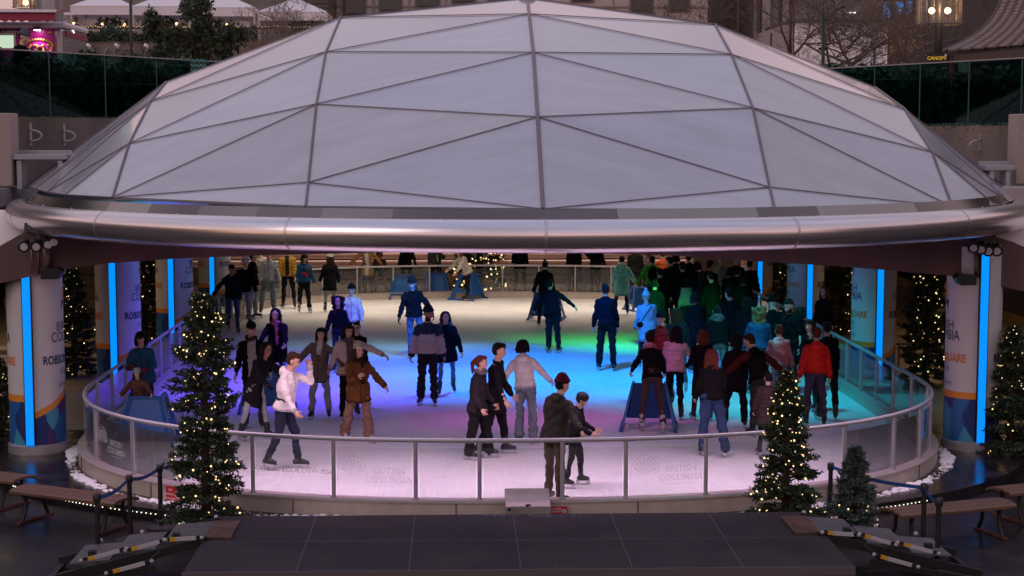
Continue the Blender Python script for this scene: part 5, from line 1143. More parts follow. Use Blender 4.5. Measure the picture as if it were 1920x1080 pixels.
def person(px, py, H, rot, label, skin='l', hair=('short', 'black'), hat=None, top=None, legs=None, L_arm=(8, 10, 12), R_arm=(8, 10, 12), L_leg=(4, 5, 4), R_leg=(-4, 5, 2), lean=4, side=0, head=(0, 0),
           glasses=False, beard=False, scarf=None, bag=None, skate='dark', hands=None, near=1, group='ice skaters on the rink', loc=None, z=.03, smile=False, sit=False, skates=True, mask=None, headgear_col=None):
    jr = random.Random(int(px * 31 + py * 17)); J_ = lambda a, k: a if a[0] == 't' else tuple(v + jr.uniform(-k, k) if i < 3 else v for i, v in enumerate(a))
    L_arm = J_(L_arm, 4); R_arm = J_(R_arm, 4); L_leg = J_(L_leg, 3); R_leg = J_(R_leg, 3); lean += jr.uniform(-2, 5); side += jr.uniform(-3, 3); head = (head[0] + jr.uniform(-9, 9), head[1] + jr.uniform(-3, 6))
    s = H / 1.72; hs = 1.07; F = Vector((0, -1, 0)); X = Vector((1, 0, 0)); U = Vector((0, 0, 1))
    vb = (.0095 if near else .014); vc = (.014 if near else .019)
    top = dict(dict(col=(.02, .02, .025), hem=-.06, bulk=1.0, kind='cloth', puff=0, zones=None, collar=1, hood=None, cols=None, flare=1.0, sleeve=1.0), **(top or {})); legs = dict(dict(col=(.02, .02, .025), w=1.0, flare=1.0, kind='cloth', skirt=None), **(legs or {}))
    def dirv(fl, ab, sg): return Vector((sg * math.sin(R(ab)), -math.sin(R(fl)) * math.cos(R(ab)), -math.cos(R(fl)) * math.cos(R(ab))))
    J = {}; pel = Vector((0, 0, 0))
    for sg, spec, k in ((1, L_leg, 'L'), (-1, R_leg, 'R')):
        fl, ab, kn = spec; J['hip' + k] = pel + X * sg * .085 * s; J['kn' + k] = J['hip' + k] + dirv(fl, ab, sg) * .44 * s; J['an' + k] = J['kn' + k] + dirv(fl - kn, ab * .7, sg) * .42 * s; J['sh' + k] = R(fl - kn)
    gz = .145 if skates else .085; low = min(J['anL'].z, J['anR'].z); dz = gz - low
    for k in list(J):
        if isinstance(J[k], Vector): J[k] = J[k] + U * dz
    pel = pel + U * dz
    Rt = Matrix.Rotation(R(side), 3, 'Y') @ Matrix.Rotation(R(lean), 3, 'X'); up = Rt @ U; fw = Rt @ F; xr = Rt @ X
    nb = pel + up * .50 * s; J['chest'] = pel + up * .36 * s
    for sg, spec, k in ((1, L_arm, 'L'), (-1, R_arm, 'R')):
        fl, ab, el = spec[:3] if spec[0] != 't' else (0, 0, 0); ab2 = spec[3] if len(spec) > 3 else ab * .8; sh = pel + up * .430 * s + xr * sg * .150 * s * (.55 + .45 * top['bulk'])
        J['s' + k] = sh; J['e' + k] = sh + dirv(fl, ab, sg) * .285 * s; J['w' + k] = J['e' + k] + dirv(fl + el, ab2, sg) * .25 * s; J['hd' + k] = dirv(fl + el + 8, ab2 * .9, sg)
        if spec[0] == 't':                                 # reach for a point: two-bone solve, elbow low and outward
            lo_ = loc if loc is not None else P(px, py) + Vector((0, 0, z)); tg = Matrix.Rotation(-R(rot), 3, 'Z') @ (spec[1] - lo_); v = tg - sh; d_ = min(v.length, .60 * s); v.normalize(); tg = sh + v * (d_ - .07 * s); dd = d_ - .07 * s
            a_ = max(-1, min(1, (dd * dd + (.285 * s) ** 2 - (.25 * s) ** 2) / (2 * dd * .285 * s))); hn = Vector((sg * .5, .3, -1)); hn = (hn - v * hn.dot(v)).normalized()
            J['s' + k] = sh; J['e' + k] = sh + v * (.285 * s * a_) + hn * (.285 * s * math.sqrt(max(0, 1 - a_ * a_))); J['w' + k] = tg; J['hd' + k] = v
    Rh = Matrix.Rotation(R(head[0]), 3, 'Z') @ Matrix.Rotation(R(lean * .45 + head[1]), 3, 'X') @ Matrix.Rotation(R(side * .5), 3, 'Y'); hu = Rh @ U; hf = Rh @ F; hx = Rh @ X
    hc = nb + up * .05 * s + hu * .135 * s + hf * .015 * s
    HM = Matrix((hx, -hf, hu)).transposed(); q = lambda x, f, u: hc + (hx * x + hf * f + hu * u) * s
    # ---- body: one surface
    b = MB()
    b.ell(q(0, -.005, .028), (.076 * s, .096 * s, .100 * s), HM, 16, 12); b.ell(q(0, .030, -.045), (.058 * s, .062 * s, .065 * s), HM, 12, 10); b.ell(q(0, .060, -.088), .026 * s, HM, 8, 6)
    b.cap(q(0, .085, .008), q(0, .108, -.030), .011 * s, .016 * s, 8)
    for sg in (-1, 1): b.ell(q(sg * .079, -.012, -.012), (.012 * s, .024 * s, .034 * s), HM, 8, 6); b.cap(q(sg * .015, .080, .040), q(sg * .048, .070, .036), .013 * s, .011 * s, 6); b.ell(q(sg * .036, .060, -.028), .026 * s, HM, 8, 6)
    b.ell(q(0, .082, -.058), (.026 * s, .014 * s, .011 * s), HM, 8, 6)
    b.cap(nb - up * .05 * s, q(0, -.012, -.05), .060 * s, .052 * s)
    def ring(c, rx, ry, n=18, ax=xr, ay=None): ay = ay or fw; return [c + ax * (math.cos(t) * rx) + ay * (math.sin(t) * ry) for t in [2 * math.pi * i / n for i in range(n)]]
    b.loft([ring(pel - up * .06 * s, .10 * s, .07 * s), ring(pel + up * .02 * s, .135 * s, .09 * s), ring(pel + up * .18 * s, .13 * s, .095 * s), ring(pel + up * .36 * s, .145 * s, .10 * s), ring(pel + up * .43 * s, .125 * s, .08 * s), ring(nb, .055 * s, .055 * s)])
    for k in 'LR':
        b.cap(J['s' + k], J['e' + k], .042 * s, .034 * s); b.cap(J['e' + k], J['w' + k], .035 * s, .025 * s); b.cap(pel, J['s' + k], .05 * s, .05 * s) if False else None
        b.cap(J['hip' + k], J['kn' + k], .060 * s, .040 * s); b.cap(J['kn' + k], J['an' + k], .040 * s, .028 * s)
    keep = MB()
    for sg, k in ((1, 'L'), (-1, 'R')):                    # hand: palm in the surface, five bent tapered fingers rooted in it
        d = J['hd' + k].normalized(); side_ = X * -sg; side_ = (side_ - d * side_.dot(d)); side_ = side_.normalized() if side_.length > .1 else F; wd = d.cross(side_).normalized(); wd = wd if wd.dot(F) > 0 else -wd
        w = J['w' + k]; pc = w + d * .050 * s; Mh = Matrix((wd, side_, d)).transposed(); b.ell(pc, (.040 * s, .019 * s, .056 * s), Mh, 10, 8); b.cap(w - d * .02 * s, pc, .026 * s, .024 * s, 8)
        for i, (o_, ln) in enumerate(((.030, .070), (.011, .080), (-.010, .075), (-.029, .058))):
            r0 = pc + d * .042 * s + wd * o_ * s; curl = .55 + .16 * i; p1 = r0 + (d * math.cos(curl) + side_ * math.sin(curl) + wd * o_ * 2).normalized() * ln * .52 * s; p2 = p1 + (d * math.cos(curl + .75) + side_ * math.sin(curl + .75)) * ln * .52 * s
            keep.tube([r0 - d * .012 * s, p1, p2], [.0095 * s, .0085 * s, .006 * s], 6, mi=1 if hands else 0)
        r0 = pc + wd * .030 * s - d * .020 * s; p1 = r0 + (wd * .75 + d * .6 + side_ * .25).normalized() * .036 * s; p2 = p1 + (wd * .25 + d * .85 + side_ * .4).normalized() * .034 * s; keep.tube([r0 - wd * .012 * s, p1, p2], [.0115 * s, .0105 * s, .007 * s], 6, mi=1 if hands else 0)
    m_skin = mat('skin_' + skin, SKIN[skin], .5, noise=(20, .05)); m_eye = mat('eye_dark', (.015, .010, .008), .2); m_lip = mat('lips', (.30, .085, .075), .45); m_teeth = mat('teeth', (.65, .6, .56), .4); m_hair = mat('hair_' + hair[1], HAIRC[hair[1]], .5, spec=.15, noise=(30, .35), bump=(40, .6), nscale=(5, 5, .5))
    m_glove = cloth(hands) if hands else m_skin; m_gl = mat('glasses_frame', (.02, .02, .022), .3); m_face = cloth(mask) if mask else m_skin
    for sg in (-1, 1):
        keep.ell(q(sg * .032, .081, .012), (.0135 * s, .007 * s, .0068 * s), HM, 8, 6, mi=2); keep.cap(q(sg * .016, .091, .036), q(sg * .047, .078, .036), .0045 * s, .0035 * s, 5, mi=5)
        if glasses: keep.tube([q(sg * .034 + .026 * math.cos(a), .100, .006 + .020 * math.sin(a)) for a in [2 * math.pi * i / 12 for i in range(12)]], .0032 * s, 4, mi=6, closed=True); keep.tube([q(sg * .060, .098, .010), q(sg * .080, -.005, .010)], .003 * s, 4, mi=6)
    keep.ell(q(0, .0945, -.056), (.021 * s, .007 * s, .0065 * s if smile else .006 * s), HM, 8, 6, mi=3)
    if smile: keep.ell(q(0, .0985, -.0555), (.016 * s, .004 * s, .0042 * s), HM, 8, 6, mi=4)
    hcv = np.array(hc); A = np.array([hx, hf, hu])
    pal = [np.array(J['w' + k] + J['hd' + k] * .01 * s) for k in 'LR']
    def post(co, no):
        l = (co - hcv) @ A.T / s; fm = np.zeros(len(co), int)
        if beard: fm[(l[:, 1] > .0) & (l[:, 2] < -.035) & (l[:, 2] > -.13) & (np.abs(l[:, 0]) < .075) & ~((np.abs(l[:, 0]) < .026) & (l[:, 2] > -.07))] = 5
        if mask: fm[(l[:, 1] > .0) & (l[:, 2] < -.012) & (l[:, 2] > -.14) & (np.abs(l[:, 0]) < .075)] = 7
        if hands:
            for k, w in zip('LR', pal): fm[((co - w) @ np.array(J['hd' + k]) > 0) & (np.linalg.norm(co - w, axis=1) < .16 * s)] = 1
        return co, fm
    body = remeshed('person', b, [m_skin, m_glove, m_eye, m_lip, m_teeth, m_hair, m_gl, m_face], vb * s ** .5, 2, post, None, keep)
    seed = int(px * 7 + py)
    # ---- trousers
    b = MB(); w = legs['w']; fl = legs['flare']
    b.loft([ring(pel - up * .10 * s, .13 * s * w ** .5, .11 * s * w ** .5), ring(pel + up * .0 * s, .168 * s, .125 * s), ring(pel + up * .12 * s, .150 * s, .112 * s)])
    for k in 'LR':
        hip, kn_, an = J['hip' + k], J['kn' + k], J['an' + k]; d = (an - kn_).normalized(); hem = an - d * (.03 * s if fl < 1.3 else -.015 * s)
        b.cap(hip, kn_, .092 * s * w ** .8, .066 * s * w); b.cap(kn_, hem, .066 * s * w, .050 * s * w * fl)
    if legs['skirt']:
        ln = legs['skirt']; b.loft([ring(pel + up * .1 * s, .15 * s, .115 * s), ring(pel - U * .1 * s, .185 * s, .15 * s), ring(pel - U * ln * s, .21 * s, .18 * s)])
    o = remeshed('trousers', b, [cloth(legs['col'], .85, 'denim')], vc, 3, lambda co, no: (folds(folds(co, no, .009 * w, seed, .9), no, .004, seed + 9, 2.0), None), body)
    # ---- jacket
    b = MB(); k_ = top['bulk']; hem = top['hem']; fr = top['flare']; z_ = lambda t: pel + up * t * s
    rings = [ring(z_(.505), .070 * s, .068 * s), ring(z_(.475), .105 * s * k_ ** .5, .082 * s * k_), ring(z_(.445), .142 * s * k_ ** .5, .098 * s * k_), ring(z_(.38), .165 * s * k_, .125 * s * k_), ring(z_(.26), .168 * s * k_, .122 * s * k_), ring(z_(.12), .160 * s * k_, .120 * s * k_), ring(z_(.0), .180 * s * k_, .138 * s * k_)]
    if hem < 0:
        n_ = max(1, int(-hem / .14))
        for i in range(1, n_ + 1):
            t = i / n_; g_ = 1 + (.10 * fr) * t; drop = pel + (up * .35 + U * .65) * (hem * t) * s; spread = (abs(math.sin(R(L_leg[0]))) + abs(math.sin(R(R_leg[0])))) * (-hem * t) * .35 * s
            rings.append(ring(drop, .182 * s * k_ * g_, .140 * s * k_ * g_ + spread))
    b.loft(rings[::-1])
    for k in 'LR':
        b.cap(nb - up * .03 * s, J['s' + k], .052 * s, .060 * s * k_); b.cap(J['s' + k], J['e' + k], .064 * s * k_, .055 * s * k_); b.cap(J['e' + k], J['e' + k].lerp(J['w' + k], .93 * top['sleeve']), .056 * s * k_, .044 * s * k_)
    if top['collar']: b.tube([nb + up * .012 * s + xr * .066 * s * math.cos(a) + fw * .066 * s * math.sin(a) + up * .012 * s * -math.sin(a) for a in [2 * math.pi * i / 14 for i in range(14)]], .026 * s * top['collar'], 7, closed=True)
    if top['hood'] == 'down': b.ell(nb - fw * .095 * s - up * .015 * s, (.115 * s, .065 * s, .085 * s), Matrix((xr, -fw, up)).transposed(), 12, 8); b.cap(nb - fw * .06 * s + xr * .09 * s, nb - fw * .06 * s - xr * .09 * s, .045 * s)
    segs = [(pel - up * .6 * s, nb)] + [(J['s' + k], J['e' + k]) for k in 'LR'] + [(J['e' + k], J['w' + k]) for k in 'LR']; P0 = np.array(pel); T3 = np.array([xr, fw, up])
    def postj(co, no):
        ds = []; ts = []
        for a, c in segs:
            a = np.array(a); c = np.array(c); ab = c - a; t = np.clip((co - a) @ ab / (ab @ ab), 0, 1); ds.append(np.linalg.norm(co - a - t[:, None] * ab, axis=1)); ts.append(t * np.linalg.norm(ab))
        ds[0] = ds[0] * .62; i = np.argmin(ds, 0); t = np.choose(i, ts); l = (co - P0) @ T3.T / s
        if top['puff']:
            per = top['puff'] * s; ph = t / per; rid = np.sqrt(np.abs(np.sin(np.pi * ph))); co = co + no * ((rid - .55) * .020 * (per / .09) ** .5)[:, None]; co = folds(co, no, .003, seed, 1.6)
        else: co = folds(co, no, .011, seed, .8); co = folds(co, no, .004, seed + 5, 2.0)
        fm = np.zeros(len(co), int)
        if top['zones']: fm = top['zones'](i, t / s, l).astype(int)
        tr = len(cols); fm[((i >= 3) & (t > .205 * s)) | ((i == 0) & (l[:, 2] < hem * .93 + .035)) | ((i == 0) & (np.abs(l[:, 0]) < .011) & (l[:, 1] > .03) & (fm == 0))] = tr
        return co, fm
    cols = list(top['cols'] or [top['col']])
    o = remeshed('jacket', b, [cloth(c, .55 if top['kind'] == 'shell' else .85, top['kind']) for c in cols + [tuple(v * .55 for v in cols[0])]], vc, 2, postj, body)
    if top['hood'] in ('fur', 'furup'):
        b = MB(); rg = random.Random(seed); b.ell(nb - fw * .09 * s, (.11 * s, .07 * s, .09 * s), Matrix((xr, -fw, up)).transposed(), 12, 8); mf = cloth(top.get('fur', top['col']))
        for i in range(26):
            a = math.pi * (-.15 + 1.3 * i / 25); c = nb + up * .02 * s + xr * .125 * s * math.cos(a) - fw * (.02 + .125 * math.sin(a)) * s + up * .035 * s * math.sin(a); b.ell(c, .036 * s * rg.uniform(.8, 1.25), n=7, k=5)
        remeshed('fur_hood', b, [mf], vc, 1, lambda co, no: (folds(co, no, .012, seed, 4), None), body)
    # ---- hair
    def strands(co, no):
        l = (co - hcv) @ A.T; a = np.arctan2(l[:, 0], l[:, 1]); return co + no * (np.sin(a * 23 + 3 * np.sin(l[:, 2] * 18)) * .0035 + np.sin(a * 51 + l[:, 2] * 30) * .002)[:, None], None
    hk = hair[0]
    if hk:
        b = MB(); E_ = lambda x, f, u, rx, rf, ru: b.ell(q(x, f, u), (rx * s, rf * s, ru * s), HM, 14, 10)
        if hk != 'hatlong': E_(0, -.022, .046, .081, .094, .088)
        E_(0, -.040, .005, .082, .075, .085)
        if hk in ('short', 'fringe', 'bun', 'pony'):
            if hk == 'fringe': E_(0, .045, .088, .072, .055, .040); E_(.02, .072, .066, .045, .026, .026)
            else: E_(0, .03, .095, .07, .06, .035)
        if hk in ('long', 'bob', 'hatlong', 'curly', 'bob2'):
            drop = {'long': -.33, 'hatlong': -.30, 'bob': -.14, 'bob2': -.20, 'curly': -.22}[hk]
            rg = random.Random(seed + 1); wv = lambda k: .010 * math.sin(k * 2.1 + seed) + rg.uniform(-.006, .006)
            for m_ in range(9):
                x = -.074 + .0185 * m_; dd = drop * rg.uniform(.80, 1.06) * (1 - 2.2 * abs(x)); f0 = -.062 + abs(x) * .45
                pts = [q(x * .6, f0 + .02, .115), q(x, f0 - .028, .05)]
                for t in (.25, .5, .75, 1): pts.append(hc + hx * (x * (1.15 + .25 * t) + wv(m_ + t * 3)) * s + (hf * (f0 - .030) * (1 - .15 * t) + Vector((0, 0, dd * t))) * s - fw * .035 * t * s)
                b.tube(pts, [.024 * s, .034 * s, .030 * s, .026 * s, .021 * s, .011 * s], 7)
            for sg in (-1, 1):
                for m_ in range(3):
                    fo = .030 - .024 * m_; e_ = drop * rg.uniform(.55, .95) * (.75 + .12 * m_)
                    b.tube([q(sg * .012 + .012, .055 - .03 * m_, .128), q(sg * .055, fo + .012, .090), q(sg * .090, fo - .004, .025), hc + hx * (sg * .099 + wv(m_)) * s + hf * (fo - .012) * s + Vector((0, 0, e_ * .5)) * s, hc + hx * (sg * (.096 + .012 * m_) + wv(m_ + 3)) * s + hf * (fo - .012) * s + Vector((0, 0, e_)) * s], [.013 * s, .019 * s, .021 * s, .018 * s, .009 * s], 7)
                if hk == 'bob2' and sg > 0:
                    for x in (-.045, -.015, .015, .045): b.tube([q(x * .8, .05, .125), q(x, .090 - abs(x) * .4, .088), q(x * 1.1, .098 - abs(x) * .5, .050 + rg.uniform(-.006, .006))], [.014 * s, .015 * s, .007 * s], 6)
        if hk == 'curly':
            rg = random.Random(seed)
            for _ in range(60):
                a = rg.uniform(-2.5, 2.5); u = rg.uniform(-.24, .12); rr_ = .10 + .035 * math.sin((u + .24) * 6); b.ell(q(rr_ * math.sin(a), -.02 - rr_ * math.cos(a) * .85, u), rg.uniform(.022, .042) * s, n=7, k=5)
        if hk == 'pony': b.cap(q(0, -.11, .05), q(0, -.15, -.02), .03 * s, .036 * s); b.cap(q(0, -.15, -.02), q(0, -.135, -.20), .036 * s, .016 * s)
        if hk == 'bun': b.ell(q(0, -.10, .10), .05 * s)
        remeshed('hair', b, [m_hair], .0105 if near else .015, 1, strands, body)
    # ---- hats
    if hat:
        kind, hcol = hat[0], hat[1]
        if kind in ('beanie', 'pom'):
            b = MB(); b.ell(q(0, -.012, .070), (.093 * s, .108 * s, .088 * s), HM, 16, 10); b.ell(q(0, -.02, .12), (.07 * s, .08 * s, .06 * s), HM, 12, 8)
            b.tube([q(.089 * math.cos(a), -.010 + .105 * math.sin(a), .058 + .012 * math.sin(a)) for a in [2 * math.pi * i / 20 for i in range(20)]], .019 * s, 8, closed=True)
            def rib_(co, no):
                l = (co - hcv) @ A.T; a = np.arctan2(l[:, 0], l[:, 1] + .01); return co + no * (np.sin(a * 30) * .0025)[:, None], None
            o = remeshed('beanie', b, [cloth(hcol)], .0105, 1, rib_, body)
            if kind == 'pom': b = MB(); b.ell(q(0, -.03, .195), .042 * s, n=12, k=8); o2 = b.build('pom_pom', cloth(hat[2] if len(hat) > 2 else hcol), body, smooth=True)
        elif kind == 'cap':
            b = MB(); b.ell(q(0, -.010, .062), (.088 * s, .105 * s, .080 * s), HM, 14, 8); b.ell(q(0, .115, .045), (.062 * s, .055 * s, .010 * s), HM, 12, 6); remeshed('cap', b, [cloth(hcol)], .010, 1, None, body)
        elif kind == 'helmet':
            b = MB(); b.ell(q(0, -.012, .066), (.106 * s, .128 * s, .100 * s), HM, 18, 12); b.ell(q(0, -.06, .02), (.098 * s, .075 * s, .09 * s), HM, 12, 8)
            mots = hat[2] if len(hat) > 2 else None
            def hp(co, no):
                l = (co - hcv) @ A.T / s; fm = np.zeros(len(co), int)
                if mots is not None: fm[(np.sin(l[:, 0] * 95 + 2 * np.sin(l[:, 2] * 50)) * np.sin(l[:, 1] * 80 + 1) * np.sin(l[:, 2] * 85) > .18)] = 1
                else: fm[(np.abs(np.sin(l[:, 0] * 60)) < .25) & (l[:, 2] > .09)] = 1
                return co, fm
            o = remeshed('helmet', b, [cloth(hcol, .35, 'shell'), cloth(mots or (.03, .03, .032), .5, 'shell')], .011, 2, hp, body)
            b = MB(); b.tube([q(.082, .01, .02), q(.06, .05, -.09), q(0, .065, -.118), q(-.06, .05, -.09), q(-.082, .01, .02)], .006 * s, 5); b.build('strap', M_BLK, o)
        elif kind == 'hood':
            b = MB(); b.ell(q(0, -.035, .02), (.112 * s, .115 * s, .135 * s), HM, 16, 10); b.cap(q(0, -.05, -.06), nb - up * .02 * s, .09 * s, .10 * s); remeshed('hood', b, [cloth(hcol)], .013, 2, lambda co, no: (folds(co, no, .006, seed), None), body)
    if scarf:
        b = MB(); b.tube([nb + up * .035 * s + xr * .078 * s * math.cos(a) + fw * (.012 + .082 * math.sin(a)) * s + up * .015 * s * math.sin(2 * a) for a in [2 * math.pi * i / 14 for i in range(14)]], .040 * s, 8, closed=True)
        if len(scarf) > 1 and scarf[1]: b.cap(nb + fw * .10 * s + xr * .03 * s, pel + up * .12 * s + fw * .16 * s + xr * .04 * s, .040 * s, .034 * s)
        remeshed('scarf', b, [cloth(scarf[0])], .013, 1, lambda co, no: (folds(co, no, .007, seed, 1.8), None), body)
    if bag:
        kind, bc = bag; b = MB()
        if kind == 'backpack': b.ell(z_(.28) - fw * .21 * s, (.15 * s, .09 * s, .21 * s), Matrix((xr, -fw, up)).transposed(), 14, 10)
        elif kind == 'belt': b.ell(z_(.20) + fw * .16 * s + xr * .02 * s, (.11 * s, .04 * s, .055 * s), Matrix(((xr - up * .35).normalized(), -fw, up)).transposed(), 12, 8); b.tube([z_(.24) + xr * .15 * s + fw * .08 * s, z_(.34) + xr * .12 * s + fw * .14 * s, z_(.45) + xr * .09 * s + fw * .1 * s], .014 * s, 5)
        elif kind == 'sling': b.ell(z_(.03) + xr * .18 * s - fw * .10 * s, (.09 * s, .05 * s, .07 * s), Matrix((xr, -fw, up)).transposed(), 12, 8); b.tube([z_(.05) + xr * .19 * s - fw * .10 * s, z_(.25) + xr * .06 * s - fw * .155 * s, z_(.40) - xr * .06 * s - fw * .15 * s, z_(.47) - xr * .12 * s - fw * .06 * s], .009 * s, 5)
        b.build('bag', cloth(bc), body, smooth=True)
    # ---- feet
    for k, sg in (('L', 1), ('R', -1)):
        an = J['an' + k]; lifted = an.z - gz > .05; pit = J['sh' + k] if lifted else 0
        f = Matrix.Rotation(R(sg * 12), 3, 'Z') @ Vector((0, -math.cos(pit), -math.sin(pit) * -1 if False else math.sin(pit))); f = Vector((f.x, f.y, f.z)).normalized(); r_ = Vector((-f.y, f.x, 0)).normalized() * -1; u = r_.cross(f); u = u if u.z > 0 else -u
        kn_ = J['kn' + k]; sh_d = (kn_ - an).normalized(); b = MB(); bs = M_BOOT if skate == 'dark' else M_BOOTW
        b.cap(an + sh_d * .13 * s, an - u * .01, .058 * s, .050 * s); b.cap(an - u * .045 - f * .045 * s, an - u * .052 + f * .14 * s, .042 * s, .036 * s); b.cap(an - u * .02, an - u * .04 + f * .09 * s, .046 * s, .038 * s)
        o = remeshed('skate' if skates else 'shoe', b, [bs], .013, 1, None, body)
        if skates:
            b = MB(); c = an - u * .085; Mx = Matrix((r_, f, u)).transposed(); b.box(c - u * .0485 + f * .045 * s, (.006, .30 * s, .022), M=Mx)
            for t in (-.06, .14): b.box(c - u * .022 + f * t * s, (.022, .05, .05), M=Mx)
            b.box(c + u * .003 + f * .045 * s, (.06, .27 * s, .012), M=Mx); b.build('blade', M_BLADE, o)
    body.location = loc if loc is not None else P(px, py) + Vector((0, 0, z)); body.rotation_euler.z = R(rot)
    tag(body, label, 'person', group); return body
BLK = (.007, .007, .009); NAVY = (.012, .018, .045); DENIM = (.05, .085, .16); LJEAN = (.26, .30, .36); GREY = (.16, .155, .16)
def T(col=BLK, **k): return dict(col=col, **k)
def G(col=BLK, **k): return dict(col=col, **k)
DOWN = (4, 10, 10)
front = lambda i, t, l, w=.07: ((i == 0) & (np.abs(l[:, 0]) < w) & (l[:, 1] > 0.02))
# --- skaters near the front railing
person(535, 884, 1.74, 68, 'boy in white hoodie and dark jeans gliding by the front railing', hair=('fringe', 'brown'), top=T((.74, .70, .68), hood='down', bulk=1.08), legs=G((.020, .026, .05), w=1.05), R_arm=(14, 10, 22), L_arm=(62, 18, 112, -12), L_leg=(13, 5, 10), R_leg=(-8, 5, 20), lean=10, head=(14, 12))
person(480, 828, 1.64, 52, 'woman in long black coat and glasses leaning beside the white hooded boy', 'm', ('long', 'black'), top=T((.018, .018, .022), hem=-.36), legs=G((.36, .36, .40), w=.85), L_arm=(50, 14, 12), R_arm=(38, 14, 18), lean=24, L_leg=(10, 6, 10), R_leg=(-6, 8, 10), glasses=True, head=(-8, -6), hands=(.02, .02, .022))
person(476, 806, 1.77, 8, 'man in black cap and open black jacket over grey sweater', 'l', ('short', 'black'), ('cap', (.012, .012, .016)), top=T(cols=[BLK, (.34, .30, .32)], hem=-.18, zones=lambda i, t, l: front(i, t, l)), scarf=((.05, .03, .03),), R_arm=(6, 14, 12), L_arm=(14, 14, 18))
person(521, 742, 1.62, -6, 'woman with long black hair and pink scarf in a black coat', 'l', ('long', 'black'), top=T(BLK, hem=-.3, bulk=1.12), scarf=((.32, .09, .17), True), R_arm=(36, 16, 25), L_arm=(34, 12, 30), lean=12)
person(600, 788, 1.55, -4, 'smiling woman in brown plaid blazer and pale jeans', 'l', ('bob2', 'black'), top=T(cols=[(.145, .105, .10), (.50, .46, .44)], hem=-.27, bulk=1.08, zones=lambda i, t, l: ((i == 0) & (np.abs(l[:, 0]) < .035 + .1 * (l[:, 2] - .3)) & (l[:, 1] > 0) & (l[:, 2] > .30))), legs=G((.27, .29, .34), w=1.15, flare=1.15), L_arm=(20, 46, 25, 30), R_arm=(4, 42, 20, 36), L_leg=(2, 7, 2), R_leg=(4, 7, 3), smile=True, side=3)
person(655, 790, 1.62, 8, 'woman in cream fleece jacket with one arm stretched wide', 'l', ('bob2', 'black'), top=T(cols=[(.55, .43, .40), (.10, .08, .085)], hem=-.14, bulk=1.22, zones=lambda i, t, l: front(i, t, l, .05)), scarf=((.11, .075, .07), True), legs=G(BLK), L_arm=(16, 66, 6, 62), R_arm=(10, 26, 16), L_leg=(-8, 6, 14), smile=True, head=(10, 0))
person(672, 833, 1.55, 24, 'girl in brown coat with cream beanie and tan trousers', 'l', ('hatlong', 'brown'), ('beanie', (.58, .50, .42)), top=T((.135, .058, .022), hem=-.24, bulk=1.2), legs=G((.24, .135, .105), w=1.35, flare=1.35), scarf=((.022, .015, .013), True), L_arm=(8, 38, 28, 30), R_arm=(34, 10, 78, -16), L_leg=(10, 8, 10), R_leg=(-8, 9, 6), skate='pale', head=(8, 0))
person(637, 702, 1.56, 4, 'woman with big curly dark hair in a black jacket', 'm', ('curly', 'black'), top=T(BLK, hem=-.08), legs=G((.012, .016, .035)), R_arm=(2, 16, 8), L_arm=(8, 12, 14), L_leg=(-6, 6, 30))
person(662, 676, 1.6, -4, 'person in pale lilac sweater with black beanie and glasses', 'l', (None, 'black'), ('beanie', BLK), top=T((.52, .44, .56), bulk=1.12), glasses=True, legs=G(BLK))
person(672, 766, 1.5, -10, 'shorter skater with glasses half hidden behind the cream fleece jacket', 'l', ('short', 'black'), top=T(BLK), glasses=True, near=0)
man_z = lambda i, t, l: np.where(((i == 0) & (l[:, 2] < .33)) | (((i == 1) | (i == 2)) & (t > .15)) | (i > 2), 1, 0)
person(803, 762, 1.77, -4, 'bearded man in navy and pale grey puffer jacket with navy beanie', 'm', (None, 'black'), ('beanie', (.015, .028, .06)), top=T(cols=[(.016, .035, .085), (.40, .38, .42)], hem=-.06, bulk=1.2, puff=.10, kind='shell', zones=man_z), legs=G((.017, .018, .024), w=1.2, flare=1.25), beard=True, L_arm=(2, 16, 10), R_arm=(2, 15, 10), head=(22, 0))
person(838, 744, 1.55, 8, 'skater in navy coat and blue tights behind the bearded man', 'l', ('bob', 'black'), top=T((.008, .011, .026), hem=-.28, hood='fur', fur=(.10, .10, .15), bulk=1.15), legs=G((.10, .17, .28), w=.8), L_arm=(2, 22, 10), L_leg=(-10, 8, 25), R_leg=(4, 4, 4))
person(777, 674, 1.76, 2, 'man in navy sweater and blue jeans skating with arms apart', 'l', (None, 'black'), ('beanie', (.012, .014, .03)), top=T((.006, .008, .016), bulk=1.08), mask=(.34, .36, .50), legs=G((.06, .12, .24), w=1.0), L_arm=(6, 30, 8), R_arm=(2, 20, 8), hands=(.012, .012, .014), side=-6, L_leg=(4, 10, 6), R_leg=(-4, 2, 4), head=(0, 14))
person(928, 857, 1.72, 80, 'young man with black hair in long black coat beside the red haired woman', 'l', ('fringe', 'black'), top=T((.014, .014, .017), hem=-.30, collar=1.3), legs=G(BLK, w=1.1), R_arm=(10, 8, 14), L_arm=(16, 8, 14), L_leg=(14, 4, 8), R_leg=(-8, 4, 12))
person(896, 864, 1.55, 72, 'woman with red brown hair and grey scarf in a dark jacket', 'l', ('pony', 'red'), top=T((.032, .028, .032), hem=-.18, bulk=1.15), scarf=((.14, .12, .13),), legs=G((.010, .010, .012), w=1.35, flare=1.4), R_arm=(2, 10, 26), L_arm=(12, 10, 20), L_leg=(12, 5, 8), R_leg=(-8, 5, 8), head=(10, 6))
person(985, 834, 1.62, 172, 'woman in white puffer jacket and wide grey jeans seen from behind', 'l', ('bob', 'black'), top=T((.78, .72, .74), puff=.055, kind='shell', hood='down', bulk=1.03), legs=G((.17, .20, .26), w=1.15, flare=1.45), R_arm=(22, 40, 12, 34), L_arm=(-10, 34, 52, 10), lean=12, head=(-14, 6), side=4)
